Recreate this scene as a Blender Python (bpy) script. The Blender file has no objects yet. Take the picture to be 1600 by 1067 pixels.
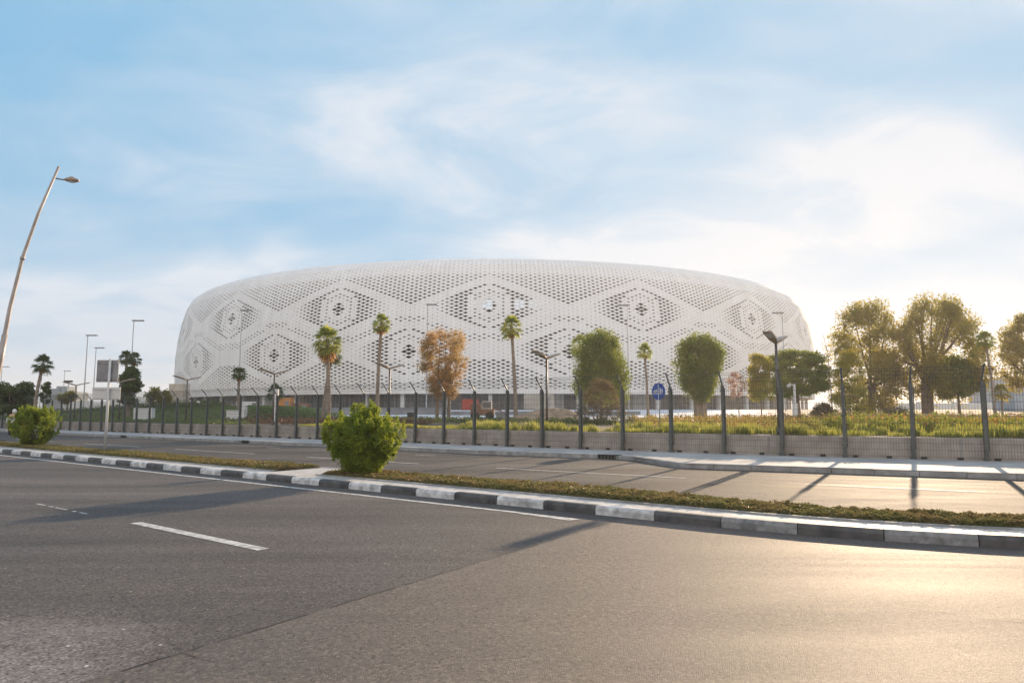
import bpy, math, random
import numpy as np
from math import sin, cos, pi, radians, sqrt, atan2
random.seed(7); rng = np.random.default_rng(7)
sc = bpy.context.scene
COL = sc.collection

# ------------------------------------------------------------------ camera
CAM_H = 1.6; PITCH = radians(5.86); FPX = 1067.0
cd = bpy.data.cameras.new('camera'); cd.lens = 24.0; cd.sensor_width = 36.0
cd.clip_start = 0.05; cd.clip_end = 12000
cam = bpy.data.objects.new('camera', cd); COL.objects.link(cam)
cam.location = (0, 0, CAM_H); cam.rotation_euler = (pi/2 + PITCH, 0, 0)
sc.camera = cam
# ------------------------------------------------------------------ light
SUN_AZ = radians(30.6); SUN_EL = radians(14.2)
sc.view_settings.view_transform = 'Standard'; sc.view_settings.look = 'None'
sc.view_settings.gamma = 1; sc.view_settings.use_curve_mapping = False
sc.view_settings.exposure = 1.56
w = bpy.data.worlds.new('World'); sc.world = w; w.use_nodes = True
nt = w.node_tree; N = nt.nodes; L = nt.links; N.clear()
def nd(t, **k):
    n = N.new(t)
    for a, b in k.items(): setattr(n, a, b)
    return n
def mth(op, a, b=None, clamp=False):
    n = N.new('ShaderNodeMath'); n.operation = op; n.use_clamp = clamp
    for i, v in enumerate((a, b)):
        if v is None: continue
        if isinstance(v, (int, float)): n.inputs[i].default_value = v
        else: L.new(v, n.inputs[i])
    return n.outputs[0]
sky = nd('ShaderNodeTexSky', sky_type='NISHITA'); sky.sun_disc = False
sky.sun_elevation = SUN_EL; sky.sun_rotation = SUN_AZ
sky.air_density = 1.0; sky.dust_density = 1.2; sky.ozone_density = 2.0; sky.altitude = 0
tc = nd('ShaderNodeTexCoord'); sep = nd('ShaderNodeSeparateXYZ'); L.new(tc.outputs['Generated'], sep.inputs[0])
zc = mth('ADD', mth('MAXIMUM', sep.outputs[2], 0.0), 0.22)
comb = nd('ShaderNodeCombineXYZ')
L.new(mth('DIVIDE', sep.outputs[0], zc), comb.inputs[0]); L.new(mth('DIVIDE', sep.outputs[1], zc), comb.inputs[1])
def cloud(scale, detail, rot, stretch, lo, hi, off=(0, 0, 0), dist=0.5, rough=.55):
    mp = nd('ShaderNodeMapping'); mp.inputs['Rotation'].default_value = (0, 0, rot); mp.inputs['Scale'].default_value = stretch
    mp.inputs['Location'].default_value = off
    L.new(comb.outputs[0], mp.inputs[0])
    n = nd('ShaderNodeTexNoise'); n.inputs['Scale'].default_value = scale; n.inputs['Detail'].default_value = detail
    n.inputs['Roughness'].default_value = rough; n.inputs['Distortion'].default_value = dist
    L.new(mp.outputs[0], n.inputs[0])
    r = nd('ShaderNodeMapRange'); r.interpolation_type = 'SMOOTHSTEP'
    r.inputs['From Min'].default_value = lo; r.inputs['From Max'].default_value = hi
    L.new(n.outputs[0], r.inputs[0]); return r.outputs[0]
c1 = cloud(0.75, 3, 0.5, (1, 1.5, 1), .36, .64, (3.1, 1.2, 0), .4)
c2 = cloud(1.9, 12, 0.9, (1, 1.35, 1), .34, .74, (0.4, 5.0, 0), .7, .58)
cm = mth('ADD', mth('ADD', mth('MULTIPLY', c1, 0.34), 0.05), mth('MULTIPLY', mth('MULTIPLY', c2, mth('ADD', mth('MULTIPLY', c1, .75), .25)), 0.65))
# thin high cloud thickens towards the horizon and towards the sun's side of the sky
hz = mth('MULTIPLY', mth('SUBTRACT', 1.0, mth('MULTIPLY', mth('MAXIMUM', sep.outputs[2], 0), 3.4), True), 0.80)
sd = (sin(SUN_AZ)*cos(SUN_EL), cos(SUN_AZ)*cos(SUN_EL), sin(SUN_EL))
dot = nd('ShaderNodeVectorMath', operation='DOT_PRODUCT'); L.new(tc.outputs['Generated'], dot.inputs[0]); dot.inputs[1].default_value = sd
dp = mth('MAXIMUM', dot.outputs['Value'], 0)
side = mth('MULTIPLY', mth('POWER', dp, 12.0), 0.30)
fac = mth('ADD', mth('ADD', cm, hz), side, True)
fac = mth('MULTIPLY', fac, 0.93)
# cloud brightness: forward scattering makes cloud near the sun brighter
ccol = nd('ShaderNodeMix', data_type='RGBA')
ccol.inputs[6].default_value = (1.66, 1.82, 2.03, 1); ccol.inputs[7].default_value = (1.86, 1.90, 2.0, 1)
L.new(mth('POWER', dp, 4.0), ccol.inputs[0])
hs = nd('ShaderNodeHueSaturation'); hs.inputs['Saturation'].default_value = 1.0; hs.inputs['Value'].default_value = 1.0
L.new(sky.outputs[0], hs.inputs['Color'])
mn = nd('ShaderNodeVectorMath', operation='MINIMUM'); L.new(hs.outputs[0], mn.inputs[0]); mn.inputs[1].default_value = (.46, 1.12, 1.72)
mx = nd('ShaderNodeMix', data_type='RGBA'); L.new(fac, mx.inputs[0]); L.new(mn.outputs[0], mx.inputs[6]); L.new(ccol.outputs[2], mx.inputs[7])
# added fill light: unseen sky behind the camera whitened to brighten shaded faces
bk = nd('ShaderNodeMapRange'); bk.interpolation_type = 'SMOOTHSTEP'; bk.inputs['From Min'].default_value = .05; bk.inputs['From Max'].default_value = .65; bk.inputs['To Max'].default_value = .85
L.new(mth('MULTIPLY', sep.outputs[1], -1.0), bk.inputs[0])
mx2 = nd('ShaderNodeMix', data_type='RGBA'); L.new(bk.outputs[0], mx2.inputs[0]); L.new(mx.outputs[2], mx2.inputs[6]); mx2.inputs[7].default_value = (3.0, 2.86, 2.74, 1)
bg = nd('ShaderNodeBackground'); bg.inputs[1].default_value = 0.15
L.new(mx2.outputs[2], bg.inputs[0]); out = nd('ShaderNodeOutputWorld'); L.new(bg.outputs[0], out.inputs[0])
sl = bpy.data.lights.new('sun', 'SUN'); sl.energy = 2.9; sl.angle = radians(0.6); sl.color = (1, .75, .50)
so = bpy.data.objects.new('sun', sl); COL.objects.link(so)
so.rotation_euler = (pi/2 - SUN_EL, 0, pi - SUN_AZ)
so.location = (60, 100, 60)

# ------------------------------------------------------------------ helpers
def at(px, py, Y):
    """world point on the photo's ray (px,py) at ground distance Y"""
    v = 533.5 - py
    d = (px-800.0, FPX*cos(PITCH) - v*sin(PITCH), v*cos(PITCH) + FPX*sin(PITCH))
    t = Y/d[1]
    return (d[0]*t, Y, CAM_H + d[2]*t)
def tag(o, label=None, cat=None, group=None, kind=None):
    if label: o['label'] = label
    if cat: o['category'] = cat
    if group: o['group'] = group
    if kind: o['kind'] = kind
    return o
def empty(name, loc, rz=0, **k):
    o = bpy.data.objects.new(name, None); COL.objects.link(o); o.location = loc; o.rotation_euler = (0, 0, rz)
    o.empty_display_size = .2
    return tag(o, **k)
class MB:
    def __init__(s): s.v = []; s.f = []; s.m = []; s.sm = []
    def quad(s, pts, mi=0, smooth=False):
        b = len(s.v); s.v += [tuple(p) for p in pts]; s.f.append(tuple(range(b, b+len(pts)))); s.m.append(mi); s.sm.append(smooth)
        return s
    def box(s, c, d, rz=0, mi=0, rx=0, ry=0, bev=0):
        x, y, z = [a/2 for a in d]; b = len(s.v)
        cz, sz = cos(rz), sin(rz); cx, sx = cos(rx), sin(rx); cy, sy = cos(ry), sin(ry)
        def tr(p):
            X, Y, Z = p
            Y, Z = Y*cx-Z*sx, Y*sx+Z*cx
            X, Z = X*cy+Z*sy, -X*sy+Z*cy
            X, Y = X*cz-Y*sz, X*sz+Y*cz
            return (X+c[0], Y+c[1], Z+c[2])
        if bev <= 0:
            P = [(-x,-y,-z),(x,-y,-z),(x,y,-z),(-x,y,-z),(-x,-y,z),(x,-y,z),(x,y,z),(-x,y,z)]
            F = [(0,3,2,1),(4,5,6,7),(0,1,5,4),(1,2,6,5),(2,3,7,6),(3,0,4,7)]
        else:
            e = bev; P = []
            for zz, ins in ((-z, e), (-z+e, 0), (z-e, 0), (z, e)):
                for (a, q) in ((-1,-1),(1,-1),(1,1),(-1,1)): P.append((a*(x-ins), q*(y-ins), zz))
            F = [(0,3,2,1),(12,13,14,15)]
            for k in range(3):
                for i in range(4):
                    j = (i+1) % 4; F.append((k*4+i, k*4+j, k*4+4+j, k*4+4+i))
        s.v += [tr(p) for p in P]
        for q in F: s.f.append(tuple(b+i for i in q)); s.m.append(mi); s.sm.append(False)
        return s
    def tube(s, pts, rad, n=8, mi=0, cap=True, smooth=True, sq=(1, 1)):
        pts = [np.array(p, float) for p in pts]
        if isinstance(rad, (int, float)): rad = [rad]*len(pts)
        b = len(s.v); ref = None
        for i, p in enumerate(pts):
            t = pts[min(i+1, len(pts)-1)] - pts[max(i-1, 0)]; t = t/(np.linalg.norm(t)+1e-9)
            if ref is None:
                ref = np.array([1., 0, 0]) if abs(t[0]) < .8 else np.array([0, 1., 0])
            u = ref - t*ref.dot(t); u /= np.linalg.norm(u); ref = u; vv = np.cross(t, u)
            for k in range(n):
                a = 2*pi*k/n; q = p + rad[i]*(cos(a)*u*sq[0] + sin(a)*vv*sq[1]); s.v.append(tuple(q))
        for i in range(len(pts)-1):
            for k in range(n):
                k2 = (k+1) % n
                s.f.append((b+i*n+k, b+i*n+k2, b+(i+1)*n+k2, b+(i+1)*n+k)); s.m.append(mi); s.sm.append(smooth)
        if cap:
            s.f.append(tuple(b+k for k in range(n))[::-1]); s.m.append(mi); s.sm.append(False)
            e = b+(len(pts)-1)*n; s.f.append(tuple(e+k for k in range(n))); s.m.append(mi); s.sm.append(False)
        return s
    def ell(s, c, r, n=12, m=7, mi=0, rz=0, tilt=0):
        b = len(s.v)
        for i in range(m+1):
            th = pi*i/m
            for k in range(n):
                a = 2*pi*k/n; X, Y, Z = r[0]*sin(th)*cos(a), r[1]*sin(th)*sin(a), r[2]*cos(th)
                X, Z = X*cos(tilt)+Z*sin(tilt), -X*sin(tilt)+Z*cos(tilt)
                s.v.append((c[0]+X*cos(rz)-Y*sin(rz), c[1]+X*sin(rz)+Y*cos(rz), c[2]+Z))
        for i in range(m):
            for k in range(n):
                k2 = (k+1) % n; s.f.append((b+i*n+k, b+(i+1)*n+k, b+(i+1)*n+k2, b+i*n+k2)); s.m.append(mi); s.sm.append(True)
        return s
    def build(s, name, mats, parent=None, **k):
        me = bpy.data.meshes.new(name); me.from_pydata(s.v, [], s.f); me.update()
        for m in (mats if isinstance(mats, (list, tuple)) else [mats]): me.materials.append(m)
        me.polygons.foreach_set('material_index', s.m); me.polygons.foreach_set('use_smooth', s.sm)
        o = bpy.data.objects.new(name, me); COL.objects.link(o)
        if parent: o.parent = parent
        return tag(o, **k)
def np_mesh(name, V, F, mats, parent=None, smooth=False, midx=None, **k):
    V = np.ascontiguousarray(V, dtype=np.float32); F = np.ascontiguousarray(F, dtype=np.int32)
    me = bpy.data.meshes.new(name); n, c = F.shape
    me.vertices.add(len(V)); me.vertices.foreach_set('co', V.ravel())
    me.loops.add(n*c); me.loops.foreach_set('vertex_index', F.ravel())
    me.polygons.add(n); me.polygons.foreach_set('loop_start', np.arange(0, n*c, c, dtype=np.int32))
    try: me.polygons.foreach_set('loop_total', np.full(n, c, dtype=np.int32))
    except Exception: pass
    for m in (mats if isinstance(mats, (list, tuple)) else [mats]): me.materials.append(m)
    if midx is not None: me.polygons.foreach_set('material_index', np.asarray(midx, dtype=np.int32))
    me.polygons.foreach_set('use_smooth', np.full(n, smooth))
    me.update(calc_edges=True); me.validate()
    o = bpy.data.objects.new(name, me); COL.objects.link(o)
    if parent: o.parent = parent
    return tag(o, **k)
def copy_tree(o, parent=None):
    c = o.copy(); COL.objects.link(c)
    if parent: c.parent = parent
    for ch in list(o.children): copy_tree(ch, c)
    return c
# ------------------------------------------------------------------ materials
def base_mat(name):
    m = bpy.data.materials.new(name); m.use_nodes = True
    n = m.node_tree.nodes; b = n['Principled BSDF']; return m, n, m.node_tree.links, b
def rgb(c): return (c[0], c[1], c[2], 1)
def noisy(name, c1, c2, scale=4.0, rough=.7, detail=5, metal=0, bump=0, bscale=None, spec=.4, lo=.35, hi=.65, stretch=None, c3=None, s3=.3, spots=None):
    m, n, l, b = base_mat(name)
    t = n.new('ShaderNodeTexCoord'); src = t.outputs['Object']
    if stretch:
        mp = n.new('ShaderNodeMapping'); mp.inputs['Scale'].default_value = stretch; l.new(src, mp.inputs[0]); src2 = mp.outputs[0]
    else: src2 = src
    x = n.new('ShaderNodeTexNoise'); x.inputs['Scale'].default_value = scale; x.inputs['Detail'].default_value = detail; l.new(src2, x.inputs[0])
    r = n.new('ShaderNodeMapRange'); r.inputs['From Min'].default_value = lo; r.inputs['From Max'].default_value = hi; l.new(x.outputs[0], r.inputs[0])
    mixn = n.new('ShaderNodeMix'); mixn.data_type = 'RGBA'; mixn.inputs[6].default_value = rgb(c1); mixn.inputs[7].default_value = rgb(c2); l.new(r.outputs[0], mixn.inputs[0])
    col = mixn.outputs[2]
    if c3:
        x3 = n.new('ShaderNodeTexNoise'); x3.inputs['Scale'].default_value = s3; x3.inputs['Detail'].default_value = 4; l.new(src, x3.inputs[0])
        r3 = n.new('ShaderNodeMapRange'); r3.inputs['From Min'].default_value = .42; r3.inputs['From Max'].default_value = .68; l.new(x3.outputs[0], r3.inputs[0])
        m3 = n.new('ShaderNodeMix'); m3.data_type = 'RGBA'; l.new(r3.outputs[0], m3.inputs[0]); l.new(col, m3.inputs[6]); m3.inputs[7].default_value = rgb(c3); col = m3.outputs[2]
    if spots:  # (scale, threshold, colour)
        v = n.new('ShaderNodeTexVoronoi'); v.inputs['Scale'].default_value = spots[0]; l.new(src, v.inputs[0])
        r4 = n.new('ShaderNodeMath'); r4.operation = 'LESS_THAN'; l.new(v.outputs['Distance'], r4.inputs[0]); r4.inputs[1].default_value = spots[1]
        wn = n.new('ShaderNodeSeparateColor'); l.new(v.outputs['Color'], wn.inputs[0])
        g = n.new('ShaderNodeMath'); g.operation = 'GREATER_THAN'; l.new(wn.outputs[0], g.inputs[0]); g.inputs[1].default_value = .6
        mm = n.new('ShaderNodeMath'); mm.operation = 'MULTIPLY'; l.new(r4.outputs[0], mm.inputs[0]); l.new(g.outputs[0], mm.inputs[1])
        m4 = n.new('ShaderNodeMix'); m4.data_type = 'RGBA'; l.new(mm.outputs[0], m4.inputs[0]); l.new(col, m4.inputs[6]); m4.inputs[7].default_value = rgb(spots[2]); col = m4.outputs[2]
    l.new(col, b.inputs['Base Color'])
    b.inputs['Roughness'].default_value = rough; b.inputs['Metallic'].default_value = metal; b.inputs['Specular IOR Level'].default_value = spec
    if bump:
        y = n.new('ShaderNodeTexNoise'); y.inputs['Scale'].default_value = bscale or scale*6; y.inputs['Detail'].default_value = 4; l.new(src, y.inputs[0])
        bp = n.new('ShaderNodeBump'); bp.inputs['Strength'].default_value = bump; bp.inputs['Distance'].default_value = .02
        l.new(y.outputs[0], bp.inputs['Height']); l.new(bp.outputs[0], b.inputs['Normal'])
    return m
def asphalt(name, c1, c2, c3, grain=55, bump=.5, rough=.55, spec=.5, dist=.012, chips=None, pale_patch=None):
    m, n, l, b = base_mat(name)
    t = n.new('ShaderNodeTexCoord'); src = t.outputs['Object']
    mp = n.new('ShaderNodeMapping'); mp.inputs['Rotation'].default_value = (0, 0, radians(37)); mp.inputs['Scale'].default_value = (.22, 1.3, 1); l.new(src, mp.inputs[0])
    x = n.new('ShaderNodeTexNoise'); x.inputs['Scale'].default_value = .9; x.inputs['Detail'].default_value = 6; x.inputs['Roughness'].default_value = .6; l.new(mp.outputs[0], x.inputs[0])
    r = n.new('ShaderNodeMapRange'); r.inputs['From Min'].default_value = .3; r.inputs['From Max'].default_value = .7; l.new(x.outputs[0], r.inputs[0])
    a = n.new('ShaderNodeMix'); a.data_type = 'RGBA'; l.new(r.outputs[0], a.inputs[0]); a.inputs[6].default_value = rgb(c1); a.inputs[7].default_value = rgb(c2)
    v = n.new('ShaderNodeTexVoronoi'); v.inputs['Scale'].default_value = grain; l.new(src, v.inputs[0])
    sc_ = n.new('ShaderNodeSeparateColor'); l.new(v.outputs['Color'], sc_.inputs[0])
    r2 = n.new('ShaderNodeMapRange'); r2.inputs['From Min'].default_value = .55; r2.inputs['From Max'].default_value = 1.0; l.new(sc_.outputs[0], r2.inputs[0])
    p = n.new('ShaderNodeMath'); p.operation = 'MULTIPLY'; l.new(r2.outputs[0], p.inputs[0]); p.inputs[1].default_value = .75
    a2 = n.new('ShaderNodeMix'); a2.data_type = 'RGBA'; l.new(p.outputs[0], a2.inputs[0]); l.new(a.outputs[2], a2.inputs[6]); a2.inputs[7].default_value = rgb(c3)
    col = a2.outputs[2]
    # dark pits
    dk = n.new('ShaderNodeMapRange'); dk.inputs['From Min'].default_value = .0; dk.inputs['From Max'].default_value = .22; l.new(sc_.outputs[1], dk.inputs[0])
    a3 = n.new('ShaderNodeMix'); a3.data_type = 'RGBA'; l.new(dk.outputs[0], a3.inputs[0]); a3.inputs[6].default_value = rgb([q*.28 for q in c1]); l.new(col, a3.inputs[7]); col = a3.outputs[2]
    if chips:
        v5 = n.new('ShaderNodeTexVoronoi'); v5.inputs['Scale'].default_value = chips[0]; l.new(src, v5.inputs[0])
        lt = n.new('ShaderNodeMath'); lt.operation = 'LESS_THAN'; l.new(v5.outputs['Distance'], lt.inputs[0]); lt.inputs[1].default_value = chips[1]
        s5 = n.new('ShaderNodeSeparateColor'); l.new(v5.outputs['Color'], s5.inputs[0])
        gt = n.new('ShaderNodeMath'); gt.operation = 'GREATER_THAN'; l.new(s5.outputs[1], gt.inputs[0]); gt.inputs[1].default_value = .55
        mu = n.new('ShaderNodeMath'); mu.operation = 'MULTIPLY'; l.new(lt.outputs[0], mu.inputs[0]); l.new(gt.outputs[0], mu.inputs[1])
        a5 = n.new('ShaderNodeMix'); a5.data_type = 'RGBA'; l.new(mu.outputs[0], a5.inputs[0]); l.new(col, a5.inputs[6]); a5.inputs[7].default_value = rgb((.3, .28, .26)); col = a5.outputs[2]
    # wheel-track bands along the road and broad oily / dusty variation
    mpt = n.new('ShaderNodeMapping'); mpt.inputs['Rotation'].default_value = (0, 0, radians(37)); mpt.inputs['Scale'].default_value = (.03, .62, 1); l.new(src, mpt.inputs[0])
    xt = n.new('ShaderNodeTexNoise'); xt.inputs['Scale'].default_value = 1.0; xt.inputs['Detail'].default_value = 3; xt.inputs['Distortion'].default_value = .3; l.new(mpt.outputs[0], xt.inputs[0])
    xw = n.new('ShaderNodeTexNoise'); xw.inputs['Scale'].default_value = .35; xw.inputs['Detail'].default_value = 7; xw.inputs['Roughness'].default_value = .65; xw.inputs['Distortion'].default_value = 1.6; l.new(mp.outputs[0], xw.inputs[0])
    q1 = n.new('ShaderNodeMapRange'); q1.inputs['From Min'].default_value = .3; q1.inputs['From Max'].default_value = .7; q1.inputs['To Min'].default_value = .70; q1.inputs['To Max'].default_value = 1.25; l.new(xt.outputs[0], q1.inputs[0])
    q2 = n.new('ShaderNodeMapRange'); q2.inputs['From Min'].default_value = .3; q2.inputs['From Max'].default_value = .7; q2.inputs['To Min'].default_value = .64; q2.inputs['To Max'].default_value = 1.34; l.new(xw.outputs[0], q2.inputs[0])
    q3 = n.new('ShaderNodeMath'); q3.operation = 'MULTIPLY'; l.new(q1.outputs[0], q3.inputs[0]); l.new(q2.outputs[0], q3.inputs[1])
    vs_ = n.new('ShaderNodeVectorMath'); vs_.operation = 'SCALE'; l.new(col, vs_.inputs[0]); l.new(q3.outputs[0], vs_.inputs['Scale']); col = vs_.outputs[0]
    if pale_patch:   # base colour scaled paler around a point, ragged edge
        ds = n.new('ShaderNodeVectorMath'); ds.operation = 'DISTANCE'; l.new(src, ds.inputs[0]); ds.inputs[1].default_value = pale_patch[0]
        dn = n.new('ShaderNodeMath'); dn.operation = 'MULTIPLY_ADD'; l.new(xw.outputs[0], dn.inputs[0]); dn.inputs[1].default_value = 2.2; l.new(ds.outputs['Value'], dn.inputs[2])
        dr_ = n.new('ShaderNodeMapRange'); dr_.interpolation_type = 'SMOOTHSTEP'; dr_.inputs['From Min'].default_value = pale_patch[1]+1.5; dr_.inputs['From Max'].default_value = pale_patch[1]+.5; dr_.inputs['To Max'].default_value = .8; l.new(dn.outputs[0], dr_.inputs[0])
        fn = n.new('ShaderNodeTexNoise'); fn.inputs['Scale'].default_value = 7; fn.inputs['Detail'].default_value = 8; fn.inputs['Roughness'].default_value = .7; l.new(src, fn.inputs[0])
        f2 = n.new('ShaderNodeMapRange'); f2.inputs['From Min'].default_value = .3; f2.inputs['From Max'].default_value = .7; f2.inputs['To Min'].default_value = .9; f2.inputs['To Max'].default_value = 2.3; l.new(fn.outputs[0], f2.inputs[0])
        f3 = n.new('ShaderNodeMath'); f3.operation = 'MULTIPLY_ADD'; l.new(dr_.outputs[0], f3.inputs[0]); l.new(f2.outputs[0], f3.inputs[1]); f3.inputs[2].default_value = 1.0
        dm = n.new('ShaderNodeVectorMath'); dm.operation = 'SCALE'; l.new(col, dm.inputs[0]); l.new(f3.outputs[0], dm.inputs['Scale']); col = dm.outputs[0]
    l.new(col, b.inputs['Base Color']); b.inputs['Specular IOR Level'].default_value = spec
    rr = n.new('ShaderNodeMapRange'); rr.inputs['From Min'].default_value = .3; rr.inputs['From Max'].default_value = .7; rr.inputs['To Min'].default_value = rough-.06; rr.inputs['To Max'].default_value = rough+.06; l.new(xw.outputs[0], rr.inputs[0]); l.new(rr.outputs[0], b.inputs['Roughness'])
    bp = n.new('ShaderNodeBump'); bp.inputs['Strength'].default_value = bump; bp.inputs['Distance'].default_value = dist
    nn = n.new('ShaderNodeTexNoise'); nn.inputs['Scale'].default_value = grain*2.6; nn.inputs['Detail'].default_value = 2; l.new(src, nn.inputs[0])
    ad = n.new('ShaderNodeMath'); ad.operation = 'ADD'; l.new(nn.outputs[0], ad.inputs[0]); l.new(sc_.outputs[1], ad.inputs[1])
    l.new(ad.outputs[0], bp.inputs['Height']); l.new(bp.outputs[0], b.inputs['Normal'])
    return m
def leafy(name, ca, cb, cc=None, trans=.45, rough=.5, nscale=.7):
    m, n, l, b = base_mat(name)
    g = n.new('ShaderNodeNewGeometry'); t = n.new('ShaderNodeTexCoord')
    x = n.new('ShaderNodeTexNoise'); x.inputs['Scale'].default_value = nscale; x.inputs['Detail'].default_value = 3; l.new(t.outputs['Object'], x.inputs[0])
    r0 = n.new('ShaderNodeMapRange'); r0.inputs['From Min'].default_value = .35; r0.inputs['From Max'].default_value = .65; l.new(x.outputs[0], r0.inputs[0])
    a = n.new('ShaderNodeMix'); a.data_type = 'RGBA'; l.new(g.outputs['Random Per Island'], a.inputs[0]); a.inputs[6].default_value = rgb(ca); a.inputs[7].default_value = rgb(cb)
    a2 = n.new('ShaderNodeMix'); a2.data_type = 'RGBA'; l.new(r0.outputs[0], a2.inputs[0]); l.new(a.outputs[2], a2.inputs[6]); a2.inputs[7].default_value = rgb(cc or cb)
    f = n.new('ShaderNodeMath'); f.operation = 'MULTIPLY'; f.inputs[1].default_value = .6; l.new(r0.outputs[0], f.inputs[0]); l.new(f.outputs[0], a2.inputs[0])
    l.new(a2.outputs[2], b.inputs['Base Color']); b.inputs['Roughness'].default_value = rough; b.inputs['Specular IOR Level'].default_value = .25
    tr = n.new('ShaderNodeBsdfTranslucent')
    hs_ = n.new('ShaderNodeHueSaturation'); hs_.inputs['Saturation'].default_value = 1.05; hs_.inputs['Value'].default_value = 2.0; hs_.inputs['Hue'].default_value = .49
    l.new(a2.outputs[2], hs_.inputs['Color']); l.new(hs_.outputs[0], tr.inputs[0])
    ms = n.new('ShaderNodeMixShader'); ms.inputs[0].default_value = trans; l.new(b.outputs[0], ms.inputs[1]); l.new(tr.outputs[0], ms.inputs[2])
    l.new(ms.outputs[0], n['Material Output'].inputs[0])
    return m
M = {}
M['asphalt_old'] = asphalt('asphalt_old', (.060, .052, .049), (.094, .082, .077), (.18, .16, .145), grain=60, bump=.35, rough=.76, spec=.35, chips=(5.5, .07), pale_patch=((-3.7, 4.15, 0), 1.45))
M['asphalt_new'] = asphalt('asphalt_new', (.072, .057, .049), (.104, .082, .070), (.20, .16, .135), grain=50, bump=.85, rough=.71, spec=.66)
M['asphalt_far'] = asphalt('asphalt_far', (.070, .062, .056), (.115, .100, .088), (.14, .125, .11), grain=30, bump=.2, rough=.78, spec=.15)
M['seal'] = noisy('seam_seal', (.035, .032, .03), (.06, .055, .05), 12, .7)
M['pale_patch'] = noisy('pale_asphalt', (.13, .12, .105), (.2, .185, .165), 3, .85, bump=.3, bscale=60, c3=(.1, .09, .08), s3=1.2)
M['paint'] = noisy('road_paint', (.48, .47, .45), (.66, .65, .63), 7, .65, detail=8, bump=.15, bscale=80, c3=(.26, .25, .235), s3=9)
M['paint_far'] = noisy('faded_road_paint', (.34, .33, .31), (.50, .48, .46), 7, .7, lo=.4, hi=.6)
M['paint_old'] = noisy('worn_road_paint', (.20, .19, .18), (.55, .53, .50), 9, .7, lo=.42, hi=.58)
M['kerb_w'] = noisy('kerb_white', (.55, .54, .53), (.72, .71, .70), 9, .7, detail=9, bump=.2, bscale=50, c3=(.30, .285, .27), s3=5)
M['kerb_b'] = noisy('kerb_black', (.045, .043, .045), (.08, .078, .08), 6, .6, bump=.2, bscale=50, c3=(.11, .105, .10), s3=3)
M['kerb_worn'] = noisy('kerb_worn_white', (.10, .098, .098), (.42, .41, .40), 9, .7, detail=10, bump=.2, bscale=50, lo=.25, hi=.95)
M['kerb_g'] = noisy('kerb_concrete', (.25, .245, .24), (.38, .37, .36), 5, .8, bump=.2, bscale=40, c3=(.2, .19, .18), s3=2)
M['conc'] = noisy('concrete', (.34, .29, .25), (.44, .385, .335), 3, .85, bump=.2, bscale=30, c3=(.29, .245, .21), s3=1.2)
M['soil'] = noisy('soil', (.10, .075, .05), (.17, .13, .09), 8, .95, bump=.5, bscale=40)
M['sand'] = noisy('sand', (.34, .27, .20), (.45, .37, .28), .5, .95, bump=.3, bscale=10)
M['mound'] = noisy('mound_sand', (.25, .17, .11), (.38, .28, .19), 2.2, .95, bump=.9, bscale=6)
M['plaza'] = noisy('plaza_paving', (.62, .62, .63), (.74, .74, .75), .15, .7, c3=(.55, .55, .57), s3=.05)
M['white'] = noisy('white_render', (.66, .65, .64), (.76, .75, .74), 1.2, .7)
M['stone'] = noisy('beige_stone', (.42, .36, .30), (.52, .46, .39), 1.5, .85, bump=.3, bscale=8)
M['steel_dark'] = noisy('dark_green_steel', (.055, .062, .062), (.09, .10, .098), 5, .45, spec=.5)
M['wire'] = noisy('mesh_wire', (.05, .06, .058), (.09, .10, .095), 5, .5)
M['lamp_steel'] = noisy('lamp_steel', (.10, .085, .08), (.16, .14, .13), 3, .45, metal=.4)
M['lamp_head'] = noisy('lamp_head', (.28, .20, .15), (.36, .27, .20), 4, .4, metal=.3)
M['mast'] = noisy('mast_paint', (.40, .40, .40), (.50, .50, .50), 3, .5)
M['galv'] = noisy('galvanised', (.36, .35, .35), (.48, .47, .46), 3, .45, metal=.5)
M['galv_brown'] = noisy('weathered_pole', (.30, .26, .24), (.42, .37, .34), 2, .5, metal=.3)
M['shell'] = noisy('membrane', (.77, .745, .725), (.86, .84, .82), .5, .75, detail=8, spec=.2, stretch=(1, 1, .12), c3=(.79, .765, .745), s3=.03)
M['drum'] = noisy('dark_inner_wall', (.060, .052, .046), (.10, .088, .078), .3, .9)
M['glass'] = noisy('dark_glazing', (.10, .10, .105), (.18, .175, .17), .4, .25, spec=.6)
M['beige'] = noisy('beige_panel', (.40, .36, .31), (.5, .45, .39), .5, .8)
M['greyp'] = noisy('grey_panel', (.20, .20, .21), (.30, .30, .31), .5, .7)
M['trunk'] = noisy('bark', (.15, .11, .08), (.26, .20, .15), 6, .95, bump=.8, bscale=18, stretch=(1, 1, .3))
M['palm_trunk'] = noisy('palm_bark', (.20, .155, .12), (.32, .26, .21), 5, .95, bump=.9, bscale=14, stretch=(.6, .6, 3))
M['palm_leaf'] = leafy('palm_leaf', (.10, .15, .03), (.20, .23, .05), (.28, .27, .06), .5)
M['palm_dead'] = leafy('dead_frond', (.26, .14, .05), (.36, .22, .09), None, .4)
M['palm_dark'] = leafy('palm_leaf_dark', (0.049, 0.077, 0.031), (0.084, 0.112, 0.042), None, .3)
M['green'] = leafy('tree_leaf', (.07, .11, .020), (.14, .175, .03), (.21, .21, .04), .48)
M['olive'] = leafy('olive_leaf', (.16, .155, .038), (.26, .235, .055), (.32, .26, .06), .58)
M['yellow'] = leafy('yellow_leaf', (0.195, 0.195, 0.033), (0.286, 0.260, 0.046), (0.338, 0.260, 0.039), .5)
M['rust'] = leafy('rust_leaf', (.33, .20, .085), (.42, .28, .12), (.20, .19, .07), .45, nscale=.45)
M['brownbush'] = leafy('brown_leaf', (.12, .085, .045), (.19, .14, .075), (.12, .11, .045), .35)
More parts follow.
